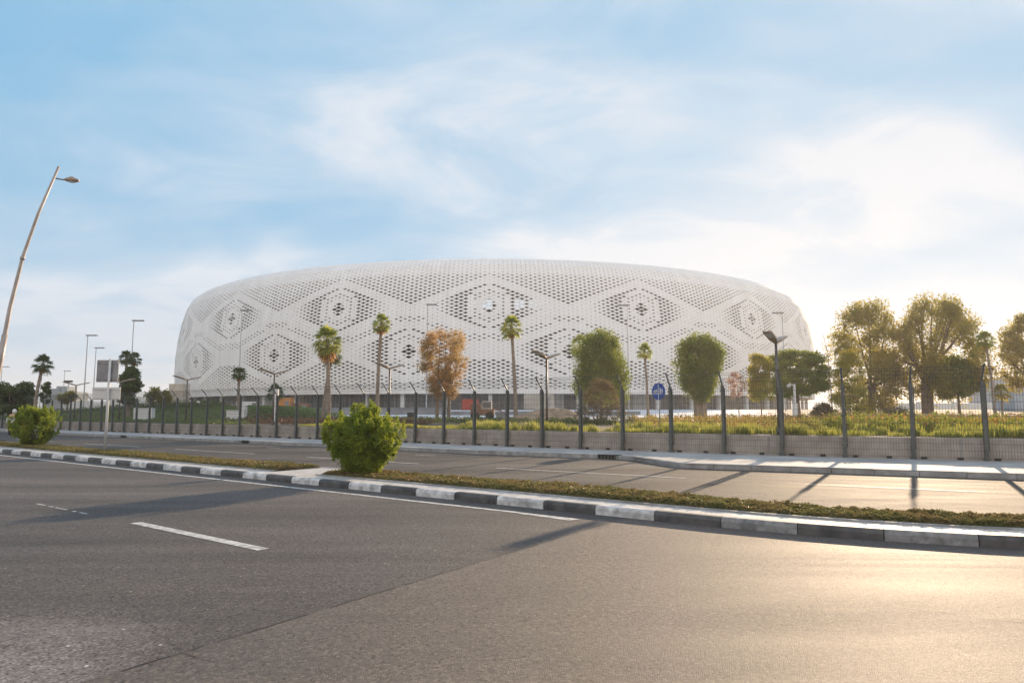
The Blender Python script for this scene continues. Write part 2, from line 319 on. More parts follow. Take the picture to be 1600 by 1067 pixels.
M['darkgreen'] = leafy('dark_leaf', (0.053, 0.083, 0.027), (0.090, 0.120, 0.039), None, .25)
M['bush'] = leafy('bush_leaf', (.095, .145, .020), (.155, .21, .03), (.27, .29, .04), .5, nscale=2.2)
M['cover'] = leafy('cover_leaf', (.13, .115, .045), (.22, .155, .075), (.10, .13, .035), .3, nscale=1.6)
M['grass'] = leafy('grass_blade', (.20, .22, .045), (.32, .31, .08), (.12, .14, .035), .5, nscale=1.3)
M['lawn'] = leafy('lawn_blade', (0.084, 0.140, 0.035), (0.140, 0.196, 0.056), (0.112, 0.126, 0.042), .35, nscale=.3)
M['flower'] = leafy('orange_flower', (.42, .16, .05), (.50, .26, .09), (.22, .17, .05), .35, nscale=1.0)
M['redleaf'] = leafy('red_leaf', (.11, .055, .04), (.15, .08, .055), (.07, .08, .03), .3, nscale=1.0)
M['pink'] = leafy('pink_leaf', (.34, .22, .18), (.40, .30, .24), None, .4)
M['signback'] = noisy('sign_back', (.20, .20, .21), (.27, .27, .28), 3, .5, metal=.3)
M['signpale'] = noisy('pale_sign_back', (.50, .49, .48), (.60, .59, .58), 3, .5)
M['blue'] = noisy('sign_blue', (.010, .06, .30), (.015, .08, .36), 5, .4)
M['signwhite'] = noisy('sign_white', (.75, .75, .75), (.8, .8, .8), 5, .4)
M['black'] = noisy('black_rubber', (.012, .012, .012), (.03, .03, .03), 8, .7)
M['chrome'] = noisy('chrome', (.4, .4, .4), (.5, .5, .5), 8, .25, metal=1)
M['skin'] = noisy('skin', (.30, .17, .11), (.34, .20, .13), 8, .6)
M['tan_cloth'] = noisy('tan_cloth', (.45, .30, .18), (.52, .36, .22), 8, .9)
M['dark_cloth'] = noisy('dark_cloth', (.03, .03, .04), (.05, .05, .06), 8, .9)
M['redpaint'] = noisy('red_paint', (.35, .05, .03), (.42, .08, .05), 4, .5)
M['brownpaint'] = noisy('brown_paint', (.20, .10, .06), (.27, .14, .09), 4, .6)
M['bluegrey'] = noisy('blue_grey_cladding', (.36, .42, .50), (.42, .48, .56), .4, .7)
M['orange'] = noisy('orange_barrier', (.55, .22, .05), (.62, .28, .08), 3, .6)
M['hillside'] = noisy('far_hill', (.26, .28, .30), (.32, .33, .35), .05, .95)

# ------------------------------------------------------------------ plan curves  (near kerb face K, fence F, far kerb FK)
def K(x):
    if x <= 2.4: return 11.88 - .757*x
    if x <= 6.2: return 11.88 - .757*x + .065*(x-2.4)**2
    y0 = 11.88 - .757*6.2 + .065*3.8**2; return y0 + (-.757+.13*3.8)*(x-6.2)
NV = (.6, .8)
def P(x, v, z=0.0): return (x + NV[0]*v, K(x) + NV[1]*v, z)
def F(x):
    if x <= 1.46: return 28.18 - .724*(x-1.46)
    if x <= 14.25: return 28.18 - .724*(x-1.46) + .011*(x-1.46)**2
    return 28.18 - .724*12.79 + .011*12.79**2 - .443*(x-14.25)
def FK(x):
    g = 4.0 if x < -1.5 else 4.0 - .7*min(1, (x+1.5)/5.0)
    return F(x) - g
def FK2(x):   # widened pavement right of the drain grate
    if x < 4.0: return FK(x)
    t = min(1, (x-4.0)/.75); return FK(x)*(1-t) + (19.85 - .47*(x-4.75))*t
def mw(x):    # median width along NV
    return 2.23 if x < 0 else 2.23 - .55*min(1, x/6.0)
def ss(a, b, x):
    t = max(0., min(1., (x-a)/(b-a))); return t*t*(3-2*t)
def T(x, y):
    d = (y - F(x))*.81
    z = .80 + .12*ss(0, 20, d) + 1.08*ss(22, 90, d)
    # planted bank on the left
    if x < -8:
        z += 1.05*ss(-15, -24, x)*ss(3, 14, d)*(1-ss(24, 40, d))*(1 - .8*ss(-32, -60, x))
    return z
def xs(a, b, n): return [a+(b-a)*i/n for i in range(n+1)]
def ribbon(mb, X, fa, fb, z, mi=0):
    """sheet between two curves given as x -> (x,y)"""
    b = len(mb.v)
    for x in X:
        p, q = fa(x), fb(x); mb.v.append((p[0], p[1], z)); mb.v.append((q[0], q[1], z))
    for i in range(len(X)-1):
        mb.f.append((b+2*i, b+2*i+2, b+2*i+3, b+2*i+1)); mb.m.append(mi); mb.sm.append(False)
# ------------------------------------------------------------------ ground
mb = MB(); mb.quad([(-1300, -600, -.06), (1300, -600, -.06), (1300, 1500, -.06), (-1300, 1500, -.06)])
mb.build('ground', M['sand'], kind='structure')
# near carriageway, left of the seam (old) and right of the seam (resurfaced)
SEAM_D = (.565, .825)
XS0 = 1.72
def seam_pt(t): return (1.30 - SEAM_D[0]*t, 10.27+.10 - SEAM_D[1]*t)
def kerb_foot(x): return (x, K(x))
mb = MB()
X1 = xs(-160, XS0, 70)
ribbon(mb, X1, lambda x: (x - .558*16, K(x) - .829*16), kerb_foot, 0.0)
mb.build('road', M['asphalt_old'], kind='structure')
mb = MB()
ribbon(mb, xs(XS0, 40, 60), lambda x: (x - .558*16, K(x) - .829*16), kerb_foot, 0.0)
mb.build('road_resurfaced', M['asphalt_new'], kind='structure')
mb = MB(); pr = random.Random(3)
pts = [(XS0-.558*t + pr.uniform(-.006, .006), K(XS0)-.829*t) for t in np.linspace(.05, 10, 90)]
for i in range(len(pts)-1):
    if pr.random() < .22: continue
    wd = pr.uniform(.002, .007); a, c = pts[i], pts[i+1]
    mb.quad([(a[0]-wd, a[1]+wd*.6, .004), (a[0]+wd, a[1]-wd*.6, .004), (c[0]+wd, c[1]-wd*.6, .004), (c[0]-wd, c[1]+wd*.6, .004)])
mb.build('road_seam', M['seal'], kind='structure')
mb = MB(); pr = random.Random(21)
for (cx_, cy_, ang_, ln_) in ((-6.5, 9.2, -.55, 3.2), (-3.6, 6.3, -.75, 2.6), (-1.6, 8.9, -.45, 1.8), (-9.5, 10.5, -.7, 3.5), (-4.6, 11.6, .9, 1.6), (2.4, 6.2, -.5, 2.4), (-2.2, 5.6, .4, 1.1)):
    x_, y_, a_ = cx_, cy_, ang_
    for k in range(int(ln_/.07)):
        a2_ = a_ + pr.uniform(-.5, .5); nx_, ny_ = x_+.07*cos(a2_), y_+.07*sin(a2_); wd = pr.uniform(.001, .0045)
        mb.quad([(x_, y_-wd, .003), (nx_, ny_-wd, .003), (nx_, ny_+wd, .003), (x_, y_+wd, .003)]); x_, y_ = nx_, ny_; a_ += pr.uniform(-.06, .06)
mb.build('road_crack', M['seal'], kind='structure')
# paint: edge line, lane dash, worn dashes
def strip(mb, p, q, wd, z, mi=0, n=1):
    d = np.array(q[:2])-np.array(p[:2]); Ln = np.linalg.norm(d); d /= Ln; nn = np.array([-d[1], d[0]])*wd/2
    for i in range(n):
        a = np.array(p[:2])+d*Ln*i/n; c = np.array(p[:2])+d*Ln*(i+1)/n
        mb.quad([(*(a-nn), z), (*(c-nn), z), (*(c+nn), z), (*(a+nn), z)], mi)
mb = MB()
ribbon(mb, xs(-150, .45, 80), lambda x: (x-.6*.50, K(x)-.8*.50), lambda x: (x-.6*.62, K(x)-.8*.62), .004)
mb.quad([(.15, K(.45)-.40-.03, .004), (.078, K(.45)-.496-.03, .004), (.84, 10.30, .004), (1.02, 10.42, .004)])
strip(mb, (-5.45, 10.10), (-2.90, 8.17), .15, .004)
for k in range(1, 12):
    if k == 1: continue
    s0 = 9.0*k; strip(mb, (-5.45-.797*s0+.0, 10.10+.604*s0), (-5.45-.797*(s0+3.2), 10.10+.604*(s0+3.2)), .15, .004)
mb.build('road_marking', M['paint'], kind='structure')
mb = MB(); [strip(mb, (-8.3+a*.803, 12.15-a*.596), (-8.3+c*.803, 12.15-c*.596), .05, .004) for a, c in ((0, .35), (.5, .7), (.8, 1.3), (1.5, 1.6), (1.75, 2.05))]
mb.build('worn_road_marking', M['paint_old'], kind='structure')
# far carriageway
mb = MB(); ribbon(mb, xs(-170, 60, 160), lambda x: P(x, mw(x)-.02), lambda x: (x, FK(x)+.3) , -.004)
mb.build('far_road', M['asphalt_far'], kind='structure')
mb = MB()
def medline(v): return lambda x: (x + .6*v, K(x)+.8*v)
lineA = [(-21.87, 35.0), (-17.13, 31.6), (-9.82, 26.31), (-6.09, 23.7), (-2.86, 21.33), (-.46, 19.77), (2.46, 17.9), (4.24, 16.75), (9, 13.9)]
def lA(x):
    for (a, b), (c, d) in zip(lineA, lineA[1:]):
        if x <= c: return b + (d-b)*(x-a)/(c-a)
    return lineA[-1][1]
for a, c in ((-60, -55.4), (-52.5, -47.8), (-45, -40.3), (-37.2, -32.5), (-29.3, -24.7), (-21.7, -17.0), (-14.5, -9.8), (-7.3, -2.85), (-.45, 4.2), (6.5, 9.5)):
    Y = lambda x: (lA(x) if x > -21.8 else 35.0 - .74*(x+21.87))
    strip(mb, (a, Y(a)), (c, Y(c)), .12, .001, n=1)
for a in (3.37, -3.6, -11):
    strip(mb, (a, 20.85-.70*(a-3.37)), (a+.8, 20.85-.70*(a-2.57)), .10, .001)
mb.build('far_road_marking', M['paint_far'], kind='structure')

# ------------------------------------------------------------------ median
KH = .14
def kerb_run(name, pts, mats, seq, hgt=KH, top=.15, outn=None, block=1.0, gap=.012):
    """kerb stones following pts (list of xy), face on the left-hand/outer side given by outn (towards traffic)"""
    mb = MB(); pts = [np.array(p[:2], float) for p in pts]
    # resample
    acc = [0]
    for a, c in zip(pts, pts[1:]): acc.append(acc[-1]+np.linalg.norm(c-a))
    def pos(s):
        i = min(len(pts)-2, max(0, np.searchsorted(acc, s)-1)); t = (s-acc[i])/(acc[i+1]-acc[i]+1e-9); return pts[i]*(1-t)+pts[i+1]*t
    n = int(acc[-1]/block)
    for i in range(n):
        a, c = pos(i*block+gap/2), pos((i+1)*block-gap/2); d = c-a; d /= np.linalg.norm(d); nn = np.array([-d[1], d[0]])
        if nn.dot(outn) < 0: nn = -nn
        jz = random.uniform(-.003, .003); jo = random.uniform(-.004, .004)
        prof = [(0+jo, -.05), (0+jo, hgt*.62+jz), (-.018+jo, hgt-.014+jz), (-.045+jo, hgt+jz), (-top, hgt+jz), (-top, -.05)]
        b = len(mb.v)
        for q in (a, c):
            for o_, z in prof: w_ = q + nn*o_; mb.v.append((w_[0], w_[1], z))
        m_ = seq(i); k = len(prof)
        for j in range(k):
            j2 = (j+1) % k; mb.f.append((b+j, b+j2, b+k+j2, b+k+j)); mb.m.append(m_); mb.sm.append(False)
        mb.f.append(tuple(b+j for j in range(k))[::-1]); mb.m.append(m_); mb.sm.append(False)
        mb.f.append(tuple(b+k+j for j in range(k))); mb.m.append(m_); mb.sm.append(False)
    return mb.build(name, mats, kind='structure')
# near kerb: painted 1 m blocks; block boundary at (1.3,10.88), counted from there to both sides
def arc_pts(x0, x1, fn, n=400): return [(x, fn(x)) for x in xs(x0, x1, n)]
kerb_run('median_kerb_left', arc_pts(1.30, -150, K, 600), [M['kerb_b'], M['kerb_w']], lambda i: i % 2, outn=np.array([-.6, -.8]), block=.985)
kerb_run('median_kerb_right', arc_pts(1.30, 24, K, 200), [M['kerb_b'], M['kerb_w'], M['kerb_worn']], lambda i: [1, 0, 2, 0, 2, 0, 2, 0, 1, 0][i % 10], outn=np.array([-.6, -.8]), block=1.0)
kerb_run('median_far_kerb', [P(x, mw(x)) [:2] for x in xs(30, -150, 500)], [M['kerb_g']], lambda i: 0, outn=np.array([.6, .8]), block=1.0)
# paving strip: individual block pavers in one sheet (mesh joints)
M['paver'] = None
def paver_mat():
    m, n, l, b = base_mat('block_pavers')
    t = n.new('ShaderNodeTexCoord'); mp = n.new('ShaderNodeMapping'); mp.inputs['Rotation'].default_value = (0, 0, radians(37.1)); l.new(t.outputs['Object'], mp.inputs[0])
    br = n.new('ShaderNodeTexBrick'); br.inputs['Scale'].default_value = 1; br.inputs['Brick Width'].default_value = .22; br.inputs['Row Height'].default_value = .11
    br.inputs['Mortar Size'].default_value = .006; br.inputs['Color1'].default_value = (.46, .44, .42, 1); br.inputs['Color2'].default_value = (.56, .54, .52, 1); br.inputs['Mortar'].default_value = (.22, .20, .18, 1)
    l.new(mp.outputs[0], br.inputs[0]); x = n.new('ShaderNodeTexNoise'); x.inputs['Scale'].default_value = 2.5; x.inputs['Detail'].default_value = 5; l.new(t.outputs['Object'], x.inputs[0])
    r = n.new('ShaderNodeMapRange'); r.inputs['To Min'].default_value = .7; r.inputs['To Max'].default_value = 1.25; l.new(x.outputs[0], r.inputs[0])
    mm = n.new('ShaderNodeVectorMath'); mm.operation = 'SCALE'; l.new(br.outputs[0], mm.inputs[0]); l.new(r.outputs[0], mm.inputs['Scale']); l.new(mm.outputs[0], b.inputs['Base Color'])
    b.inputs['Roughness'].default_value = .75; bp = n.new('ShaderNodeBump'); bp.inputs['Strength'].default_value = .5; bp.inputs['Distance'].default_value = .01; bp.invert = True
    l.new(br.outputs['Fac'], bp.inputs['Height']); l.new(bp.outputs[0], b.inputs['Normal']); return m
M['paver'] = paver_mat()
mb = MB(); ribbon(mb, xs(-150, 30, 220), lambda x: P(x, .14), lambda x: P(x, .62), KH-.012)
ribbon(mb, [-6.24, -5.6, -4.95], lambda x: P(x, .62), lambda x: P(x, mw(x)-.14), KH-.012)
mb.build('median_paving', M['paver'], kind='structure')
mb = MB()
for a, c in ((-150, -6.24), (-4.95, 30)):
    X = xs(a, c, 150 if a < -100 else 60)
    b = len(mb.v)
    for x in X:
        for v, z in ((.622, 0), (.622, KH+.012), (.70, KH+.012), (.70, 0)): mb.v.append(P(x, v, z))
    for i in range(len(X)-1):
        for j in range(3): mb.f.append((b+4*i+j, b+4*i+4+j, b+4*i+5+j, b+4*i+j+1)); mb.m.append(0); mb.sm.append(False)
mb.build('planting_edging', M['kerb_g'], kind='structure')
mb = MB()
ribbon(mb, xs(-150, -6.24, 150), lambda x: P(x, .70), lambda x: P(x, mw(x)-.14), KH-.03)
ribbon(mb, xs(-4.95, 30, 60), lambda x: P(x, .70), lambda x: P(x, mw(x)-.14), KH-.03)
mb.build('median_soil', M['soil'], kind='structure')

# ------------------------------------------------------------------ far pavement
mb = MB(); ribbon(mb, xs(-170, 3.9, 160), lambda x: (x, FK(x)), lambda x: (x, F(x)+.6), KH-.012)
ribbon(mb, xs(3.9, 60, 100), lambda x: (x, FK2(x)), lambda x: (x, F(x)+.6), KH-.012)
mb.build('pavement', noisy('pavement_slab', (.34, .335, .33), (.46, .45, .44), 1.5, .8, bump=.2, bscale=30, c3=(.28, .275, .27), s3=.6), kind='structure')
kerb_run('far_kerb', [(x, FK2(x)) for x in xs(50, -150, 900)], [M['kerb_g'], M['kerb_b']], lambda i: 0, outn=np.array([-.6, -.8]), hgt=KH)

# ------------------------------------------------------------------ terrain behind the wall
TX = sorted(set([-1250, -900, -500, -300, -220, -180] + list(range(-150, 60, 3)) + [60, 75, 95, 130, 200, 350, 700, 1200]))
TD = [.45, .8, 2, 3.5, 5, 7, 9, 11, 13, 15, 17, 20, 23, 26, 30, 35, 40, 46, 53, 60, 70, 80, 95, 115, 150, 200, 300, 450]
V = []; Fc = []; mi = []
for x in TX:
    for d in TD: y = F(x)+d; V.append((x, y, T(x, y)))
nD = len(TD)
for i in range(len(TX)-1):
    for j in range(nD-1):
        Fc.append((i*nD+j, (i+1)*nD+j, (i+1)*nD+j+1, i*nD+j+1)); xm = (TX[i]+TX[i+1])/2; dm = (TD[j]+TD[j+1])/2
        if dm < 26: mi.append(0)
        elif xm < -26 - .0*dm: mi.append(1 if dm < 40 else 2)
        elif xm > 15 + .25*dm: mi.append(2)
        else: mi.append(3)
np_mesh('terrain', np.array(V), np.array(Fc), [M['soil'], noisy('bank_soil', (.06, .075, .03), (.10, .11, .045), 1, .95), M['sand'], M['plaza']], midx=mi, smooth=True, kind='structure')

# ------------------------------------------------------------------ concrete wall behind the fence
wall_root = empty('concrete_wall', (0, F(0)+.28, KH-.012), label='long low beige concrete wall right behind the mesh fence', cat='wall')
X = xs(-150, 50, 260); mb = MB(); prof = [(-.12, 0), (-.105, .65), (-.085, .67), (.085, .67), (.12, .60), (.12, -.3)]
b = 0
for x in X:
    for o_, z in prof: mb.v.append((x+.6*o_, F(x)-F(0)+.8*o_, z))
k = len(prof)
for i in range(len(X)-1):
    for j in range(k-1): mb.f.append((i*k+j, (i+1)*k+j, (i+1)*k+j+1, i*k+j+1)); mb.m.append(0); mb.sm.append(False)
mb.build('wall_body', M['conc'], wall_root)
mb = MB()
for x in xs(-58, 46, 42):
    s_ = atan2(F(x+.1)-F(x-.1), .2); mb.box((x-.6*.1165, F(x)-F(0)-.8*.1165, .33), (.025, .012, .62), rz=s_)
mb.build('wall_joints', M['greyp'], wall_root)
# post positions, 1.83 m along the fence curve
posts = []; x = 14.25+1.95*3*.914; step = 1.93
x = 14.25
fx = [14.25]
while fx[-1] > -62:
    x = fx[-1]; s = (F(x-.01)-F(x))/.01
    stp = 1.80 if x < 5 else 1.90
    fx.append(x - stp/sqrt(1+s*s))
rt = [14.25 + 1.72*k for k in (4, 3, 2, 1)]
fx = rt + fx
for x0, x1 in zip(fx, fx[1:]):
    if x0 < -30: break
    for t in (.27, .77):
        xx = x0+(x1-x0)*t; s = atan2(F(xx+.1)-F(xx-.1), .2)
        d = MB(); d.box((0, -.02, .0), (.15, .10, .07), bev=.01); d.box((0, -.075, -.012), (.09, .03, .045))
        o = d.build('drain_block', M['black'], wall_root); o.location = (xx-.6*.13, F(xx)-F(0)-.8*.13, .045); o.rotation_euler = (0, 0, s)

# ------------------------------------------------------------------ fence
fence = empty('mesh_fence', (0, F(0), KH-.012), label='dark green security fence of wire mesh between steel posts with slanted tops', cat='fence')
FN = np.array([-.585, -.811])
pm = MB()   # H shaped post with clamps
pm.box((0, -.045, 1.19), (.100, .014, 2.38)); pm.box((0, .045, 1.19), (.100, .014, 2.38)); pm.box((0, 0, 1.19), (.016, .076, 2.38))
pm.box((0, 0, .035), (.19, .19, .03)); pm.box((0, -.056, .40), (.15, .012, .05)); pm.box((0, -.056, 1.35), (.15, .012, .05)); pm.box((0, -.056, 2.2), (.15, .012, .05))
pm.box((.075, .02, 1.3), (.028, .05, 2.0))
first = pm.build('post', M['steel_dark'], fence)
am = MB(); am.tube([(0, 0, 2.30), (0, -.02, 2.42), (0, -.42, 2.84)], [.035, .033, .028], 6); am.box((0, -.43, 2.85), (.07, .03, .05), rx=.7)
farm = am.build('outrigger', M['steel_dark'], first)
plist = []
for i, x in enumerate(fx):
    s = atan2(F(x+.1)-F(x-.1), .2)
    if i == 0: o = first
    else:
        o = first.copy(); COL.objects.link(o); o.parent = fence; a = farm.copy(); COL.objects.link(a); a.parent = o
    o.location = (x, F(x)-F(0), 0); o.rotation_euler = (random.uniform(-.008, .008), random.uniform(-.01, .01), s); plist.append((x, F(x)-F(0)))
def mesh_panel(p, q, far):
    p = np.array(p); q = np.array(q); d = q-p; Ln = np.linalg.norm(d); d /= Ln
    nn = np.array([d[1], -d[0]])
    if nn.dot(FN) < 0: nn = -nn
    rw = .0042 if not far else .0045
    m_ = MB()
    def bar(a, c, r=rw):
        m_.tube([a, c], r, 3, cap=False, smooth=False)
    def pt(u, z):
        off = .058 if z <= 2.38 else .058 + (z-2.38)*.93
        w_ = p + d*u + nn*off; return (w_[0], w_[1], z)
    nv = int(Ln/.075)
    for i in range(1, nv):
        u = Ln*i/nv; bar(pt(u, .06), pt(u, 2.38)); bar(pt(u, 2.38), pt(u, 2.82))
    for z in list(np.arange(.08, 2.39, .21)) + [2.5, 2.62, 2.74, 2.82]:
        bar(pt(.02, z), pt(Ln-.02, z), rw*1.25)
    return m_
for i in range(len(plist)-1):
    m_ = mesh_panel(plist[i], plist[i+1], plist[i][0] < -12)
    m_.build('mesh_panel', M['wire'], fence)

# ------------------------------------------------------------------ leaf tools
def leaves(C, n_out, size, aspect=.45, flat=.0, jit=.35):
    """diamond leaf quads at centres C (n,3) with outward normals n_out"""
    n = len(C); t = rng.normal(size=(n, 3)); nn = n_out*(1-flat) + rng.normal(size=(n, 3))*.7; nn /= np.linalg.norm(nn, axis=1)[:, None]
    u = t - nn*(t*nn).sum(1)[:, None]; u /= np.linalg.norm(u, axis=1)[:, None]; v = np.cross(nn, u)
    s = (size*(1+jit*rng.uniform(-1, 1, n)))[:, None]
    fold = nn*s*.18
    V = np.stack([C-u*s, C+v*s*aspect+fold, C+u*s, C-v*s*aspect+fold], 1).reshape(-1, 3)
    Fq = np.arange(4*n).reshape(n, 4); return V, Fq
def blob_points(blobs, n, shell=.35):
    """points spread in a shell of each blob (c,r) r may be a 3 vector"""
    cs = np.array([b[0] for b in blobs], float); rs = np.array([np.broadcast_to(b[1], 3) for b in blobs], float)
    wgt = (rs[:, 0]*rs[:, 2]); wgt = wgt/wgt.sum(); idx = rng.choice(len(blobs), n, p=wgt)
    d = rng.normal(size=(n, 3)); d /= np.linalg.norm(d, axis=1)[:, None]
    rad = 1 - shell*np.abs(rng.normal(size=n))*.8 + .10*rng.normal(size=n)
    return cs[idx] + d*rs[idx]*rad[:, None], d
def make_crown_blobs(cx, cy, z0, z1, rx, ry, prof, n, br, seed, squash=.8):
    r = random.Random(seed); out = []
    for i in range(n):
        t = (i+.5)/n; t = min(.98, max(.02, t + r.uniform(-.04, .04)))
        R = np.interp(t, [p[0] for p in prof], [p[1] for p in prof])
        a = r.uniform(0, 2*pi); q = sqrt(r.uniform(.3, 1))
        out.append(((cx+rx*R*q*cos(a), cy+ry*R*q*sin(a), z0+(z1-z0)*t), br*r.uniform(.65, 1.25)*np.array([1, 1, squash])))
    return out
def tree(name, px, base, Y, top, x0, x1, cbot, mat, label, cat, group=None, leaf=.10, n=9000, prof=None, trunks=None, br=.2, nb=70, seed=1, shell=.5, trunk_r=.14, squash=.8, aspect=.45, depth=1.0, limbs=7, tm=None):
    """tree at photo column px, ground distance Y; crown between columns x0..x1, rows top..cbot"""
    pb = at(px, base, Y); gx, gy = pb[0], Y; gz = T(gx, gy)
    sc_ = Y/1062.0
    zt = at(px, top, Y)[2] - gz; zb = at(px, cbot, Y)[2] - gz
    cxo = ((x0+x1)/2 - px)*sc_; rx = (x1-x0)/2*sc_
    prof = prof or [(0, .55), (.25, .95), (.6, 1), (.85, .75), (1, .3)]
    leaf *= max(1, Y/46); trunk_r *= max(1, Y/48)
    root = empty(name, (gx, gy, gz), label=label, cat=cat, group=group)
    bsz = rx*br*2
    blobs = make_crown_blobs(cxo, 0, zb+bsz*.5, zt-bsz*.45, max(.05, rx-bsz*.4), max(.05, (rx-bsz*.4)*depth), prof, nb, bsz, seed, squash)
    C, D = blob_points(blobs, n, shell); D2 = D + rng.normal(size=D.shape)*.5
    Vv, Fq = leaves(C, D2, leaf, aspect)
    crown = np_mesh('crown', Vv, Fq, mat, root)
    t = MB(); rr = random.Random(seed+5)
    for (ox, lean) in (trunks or [(0, 0)]):
        zc_ = zb + (zt-zb)*.35
        t.tube([(ox*sc_, 0, -.1), (ox*sc_+.03, 0, .1), ((ox*.6+lean*.4)*sc_, .02, zc_*.5), (lean*sc_+cxo*.3, 0, zc_)], [trunk_r*1.35, trunk_r, trunk_r*.8, trunk_r*.5], 9)
        for q in range(limbs):
            bb = blobs[rr.randrange(len(blobs))][0]; s0 = zc_*rr.uniform(.55, .95)
            p0 = np.array([(ox*.6+lean*.4)*sc_, 0, s0]); p1 = np.array(bb); pmid = (p0+p1)/2 + np.array([0, 0, -.1*(p1[2]-p0[2])])
            t.tube([p0, pmid, p1], [trunk_r*.45, trunk_r*.28, trunk_r*.08], 6)
    t.build('trunk', tm or M['trunk'], root)
    return root
# ------------------------------------------------------------------ palms
def frond_fan(R_, d, Lp, Lf, droop, nl, wb, out, org):
    """fan leaf: petiole along d from org, then leaflets"""
    d = d/np.linalg.norm(d); side = np.cross(d, [0, 0, 1.]); side = side/(np.linalg.norm(side)+1e-6); up = np.cross(side, d)
    hub = org + d*Lp + np.array([0, 0, -droop*Lp*.35])
    V, Fq = out
    b = len(V); w_ = .012
    V += [org-side*w_*1.6, org+side*w_*1.6, hub+side*w_, hub-side*w_]; Fq.append((b, b+1, b+2, b+3))
    for i in range(nl):
        a = (i/(nl-1)-.5)*2*1.75 + R_.uniform(-.06, .06); ln = Lf*(1-.25*abs(a)/1.75)*R_.uniform(.85, 1.1)
        dd = d*cos(a) + side*sin(a) + up*R_.uniform(-.08, .10)
        mid = hub + dd*ln*.55 + np.array([0, 0, -droop*ln*.10]); tip = hub + dd*ln*.92 + np.array([0, 0, -droop*ln*(.42+R_.uniform(0, .2))])
        pw = np.cross(dd, up); pw = pw/(np.linalg.norm(pw)+1e-6)*wb; b = len(V)
        V += [hub-pw*.4, hub+pw*.4, mid+pw, mid-pw]; Fq.append((b, b+1, b+2, b+3)); b = len(V)
        V += [mid-pw, mid+pw, tip+pw*.15, tip-pw*.15]; Fq.append((b, b+1, b+2, b+3))
def palm(name, px, base, Y, top, crown_w, label, group=None, lean=0, seed=1, dead=14, mat=None, nf=44, thick=.13, skirt=1.0, crown_h=None, fan=True):
    gx = at(px, base, Y)[0]; gz = T(gx, Y); sc_ = Y/1062.
    H = at(px, top, Y)[2]-gz; R_ = random.Random(seed); Rw = crown_w*sc_/2
    root = empty(name, (gx, Y, gz), label=label, cat='palm tree', group=group)
    ht = H - Rw*.85; lx = lean*sc_
    t = MB(); npt = 9
    ptsx = [(lx*(i/(npt-1))**1.6, .03*sin(i), -.1+(ht+.1)*i/(npt-1)) for i in range(npt)]
    t.tube(ptsx, [thick*1.5]+[thick*(1.1-.3*i/npt) for i in range(1, npt-1)]+[thick*.95], 10)
    # leaf-base stubs roughen the trunk
    for i in range(34):
        q = R_.uniform(.3, 1); x_ = lx*q**1.6; z_ = ht*q; a = R_.uniform(0, 6.3)
        t.box((x_+cos(a)*thick*.95, sin(a)*thick*.95, z_), (.07, .07, .035), rz=a)
    t.build('trunk', M['palm_trunk'], root)
    V, Fq = [], []; top_ = np.array([lx, 0, ht])
    for i in range(nf):
        a = i*2.399963 + R_.uniform(-.2, .2); q = (i+.5)/nf; el = radians(82 - 118*q + R_.uniform(-8, 8))
        d = np.array([cos(a)*cos(el), sin(a)*cos(el), sin(el)])
        frond_fan(R_, d, Rw*.52, Rw*.50, .5+q*.8, 13, Rw*.022+.012, (V, Fq), top_ + np.array([0, 0, R_.uniform(-.1, .15)]))
    np_mesh('crown', np.array(V), np.array(Fq), mat or M['palm_leaf'], root)
    if dead:
        V, Fq = [], []
        for i in range(dead):
            a = i*2.4+R_.uniform(-.3, .3); el = radians(R_.uniform(-84, -62)); d = np.array([cos(a)*cos(el), sin(a)*cos(el), sin(el)])
            frond_fan(R_, d, Rw*.35*skirt, Rw*.42*skirt, .3, 8, Rw*.03+.01, (V, Fq), top_ + np.array([0, 0, R_.uniform(-.25, 0)])*Rw)
        np_mesh('dead_fronds', np.array(V), np.array(Fq), M['palm_dead'], root)
    return root
palm('fan_palm', 513, 662, 47, 506, 56, 'large palm with orange dead fronds just left of the near bush', seed=1, lean=-5, dead=26, nf=50, skirt=1.5, thick=.14)
palm('fan_palm', 504, 660, 51, 536, 40, 'shorter dark palm half hidden behind the large palm above the bush', seed=2, lean=12, dead=4, mat=M['palm_dark'], thick=.12)
palm('fan_palm', 588, 662, 50, 488, 36, 'tall slim palm with a narrow upright crown above the near bush', seed=3, lean=5, dead=16, nf=40, skirt=1.3)
palm('fan_palm', 806, 655, 50, 491, 44, 'tall palm with a leaning trunk right of the rust coloured tree', seed=4, lean=-7, dead=8)
palm('fan_palm', 918, 655, 78, 519, 44, 'palm crown peeping out behind the left side of the big round green tree', seed=5, lean=-10, dead=4, mat=M['palm_leaf'])
palm('fan_palm', 1013, 648, 62, 534, 31, 'small thin palm standing left of the round blue sign', seed=6, lean=-4, dead=6, thick=.11)
palm('fan_palm', 371, 650, 60, 570, 29, 'short palm in front of the left part of the stadium', seed=7, dead=3, mat=M['palm_dark'], thick=.12)
palm('fan_palm', 429, 646, 75, 597, 33, 'very low palm behind the white post, only its crown above the plaza', seed=8, dead=3, mat=M['palm_dark'])
palm('fan_palm', 53, 640, 58, 552, 36, 'lone palm with a curved trunk at the far left above the bush', seed=9, lean=9, dead=8, mat=M['palm_dark'], thick=.13)
palm('fan_palm', 196, 632, 66, 546, 28, 'left one of two close palms behind the grey sign backs', seed=10, lean=-3, dead=3, mat=M['palm_dark'], group='two palms behind the sign')
palm('fan_palm', 201, 632, 68, 549, 26, 'right one of two close palms behind the grey sign backs', seed=11, lean=5, dead=3, mat=M['palm_dark'], group='two palms behind the sign')
palm('fan_palm', 1556, 650, 62, 515, 34, 'tall thin palm at the right between the big trees and the edge tree', seed=12, lean=-8, dead=10, thick=.10)
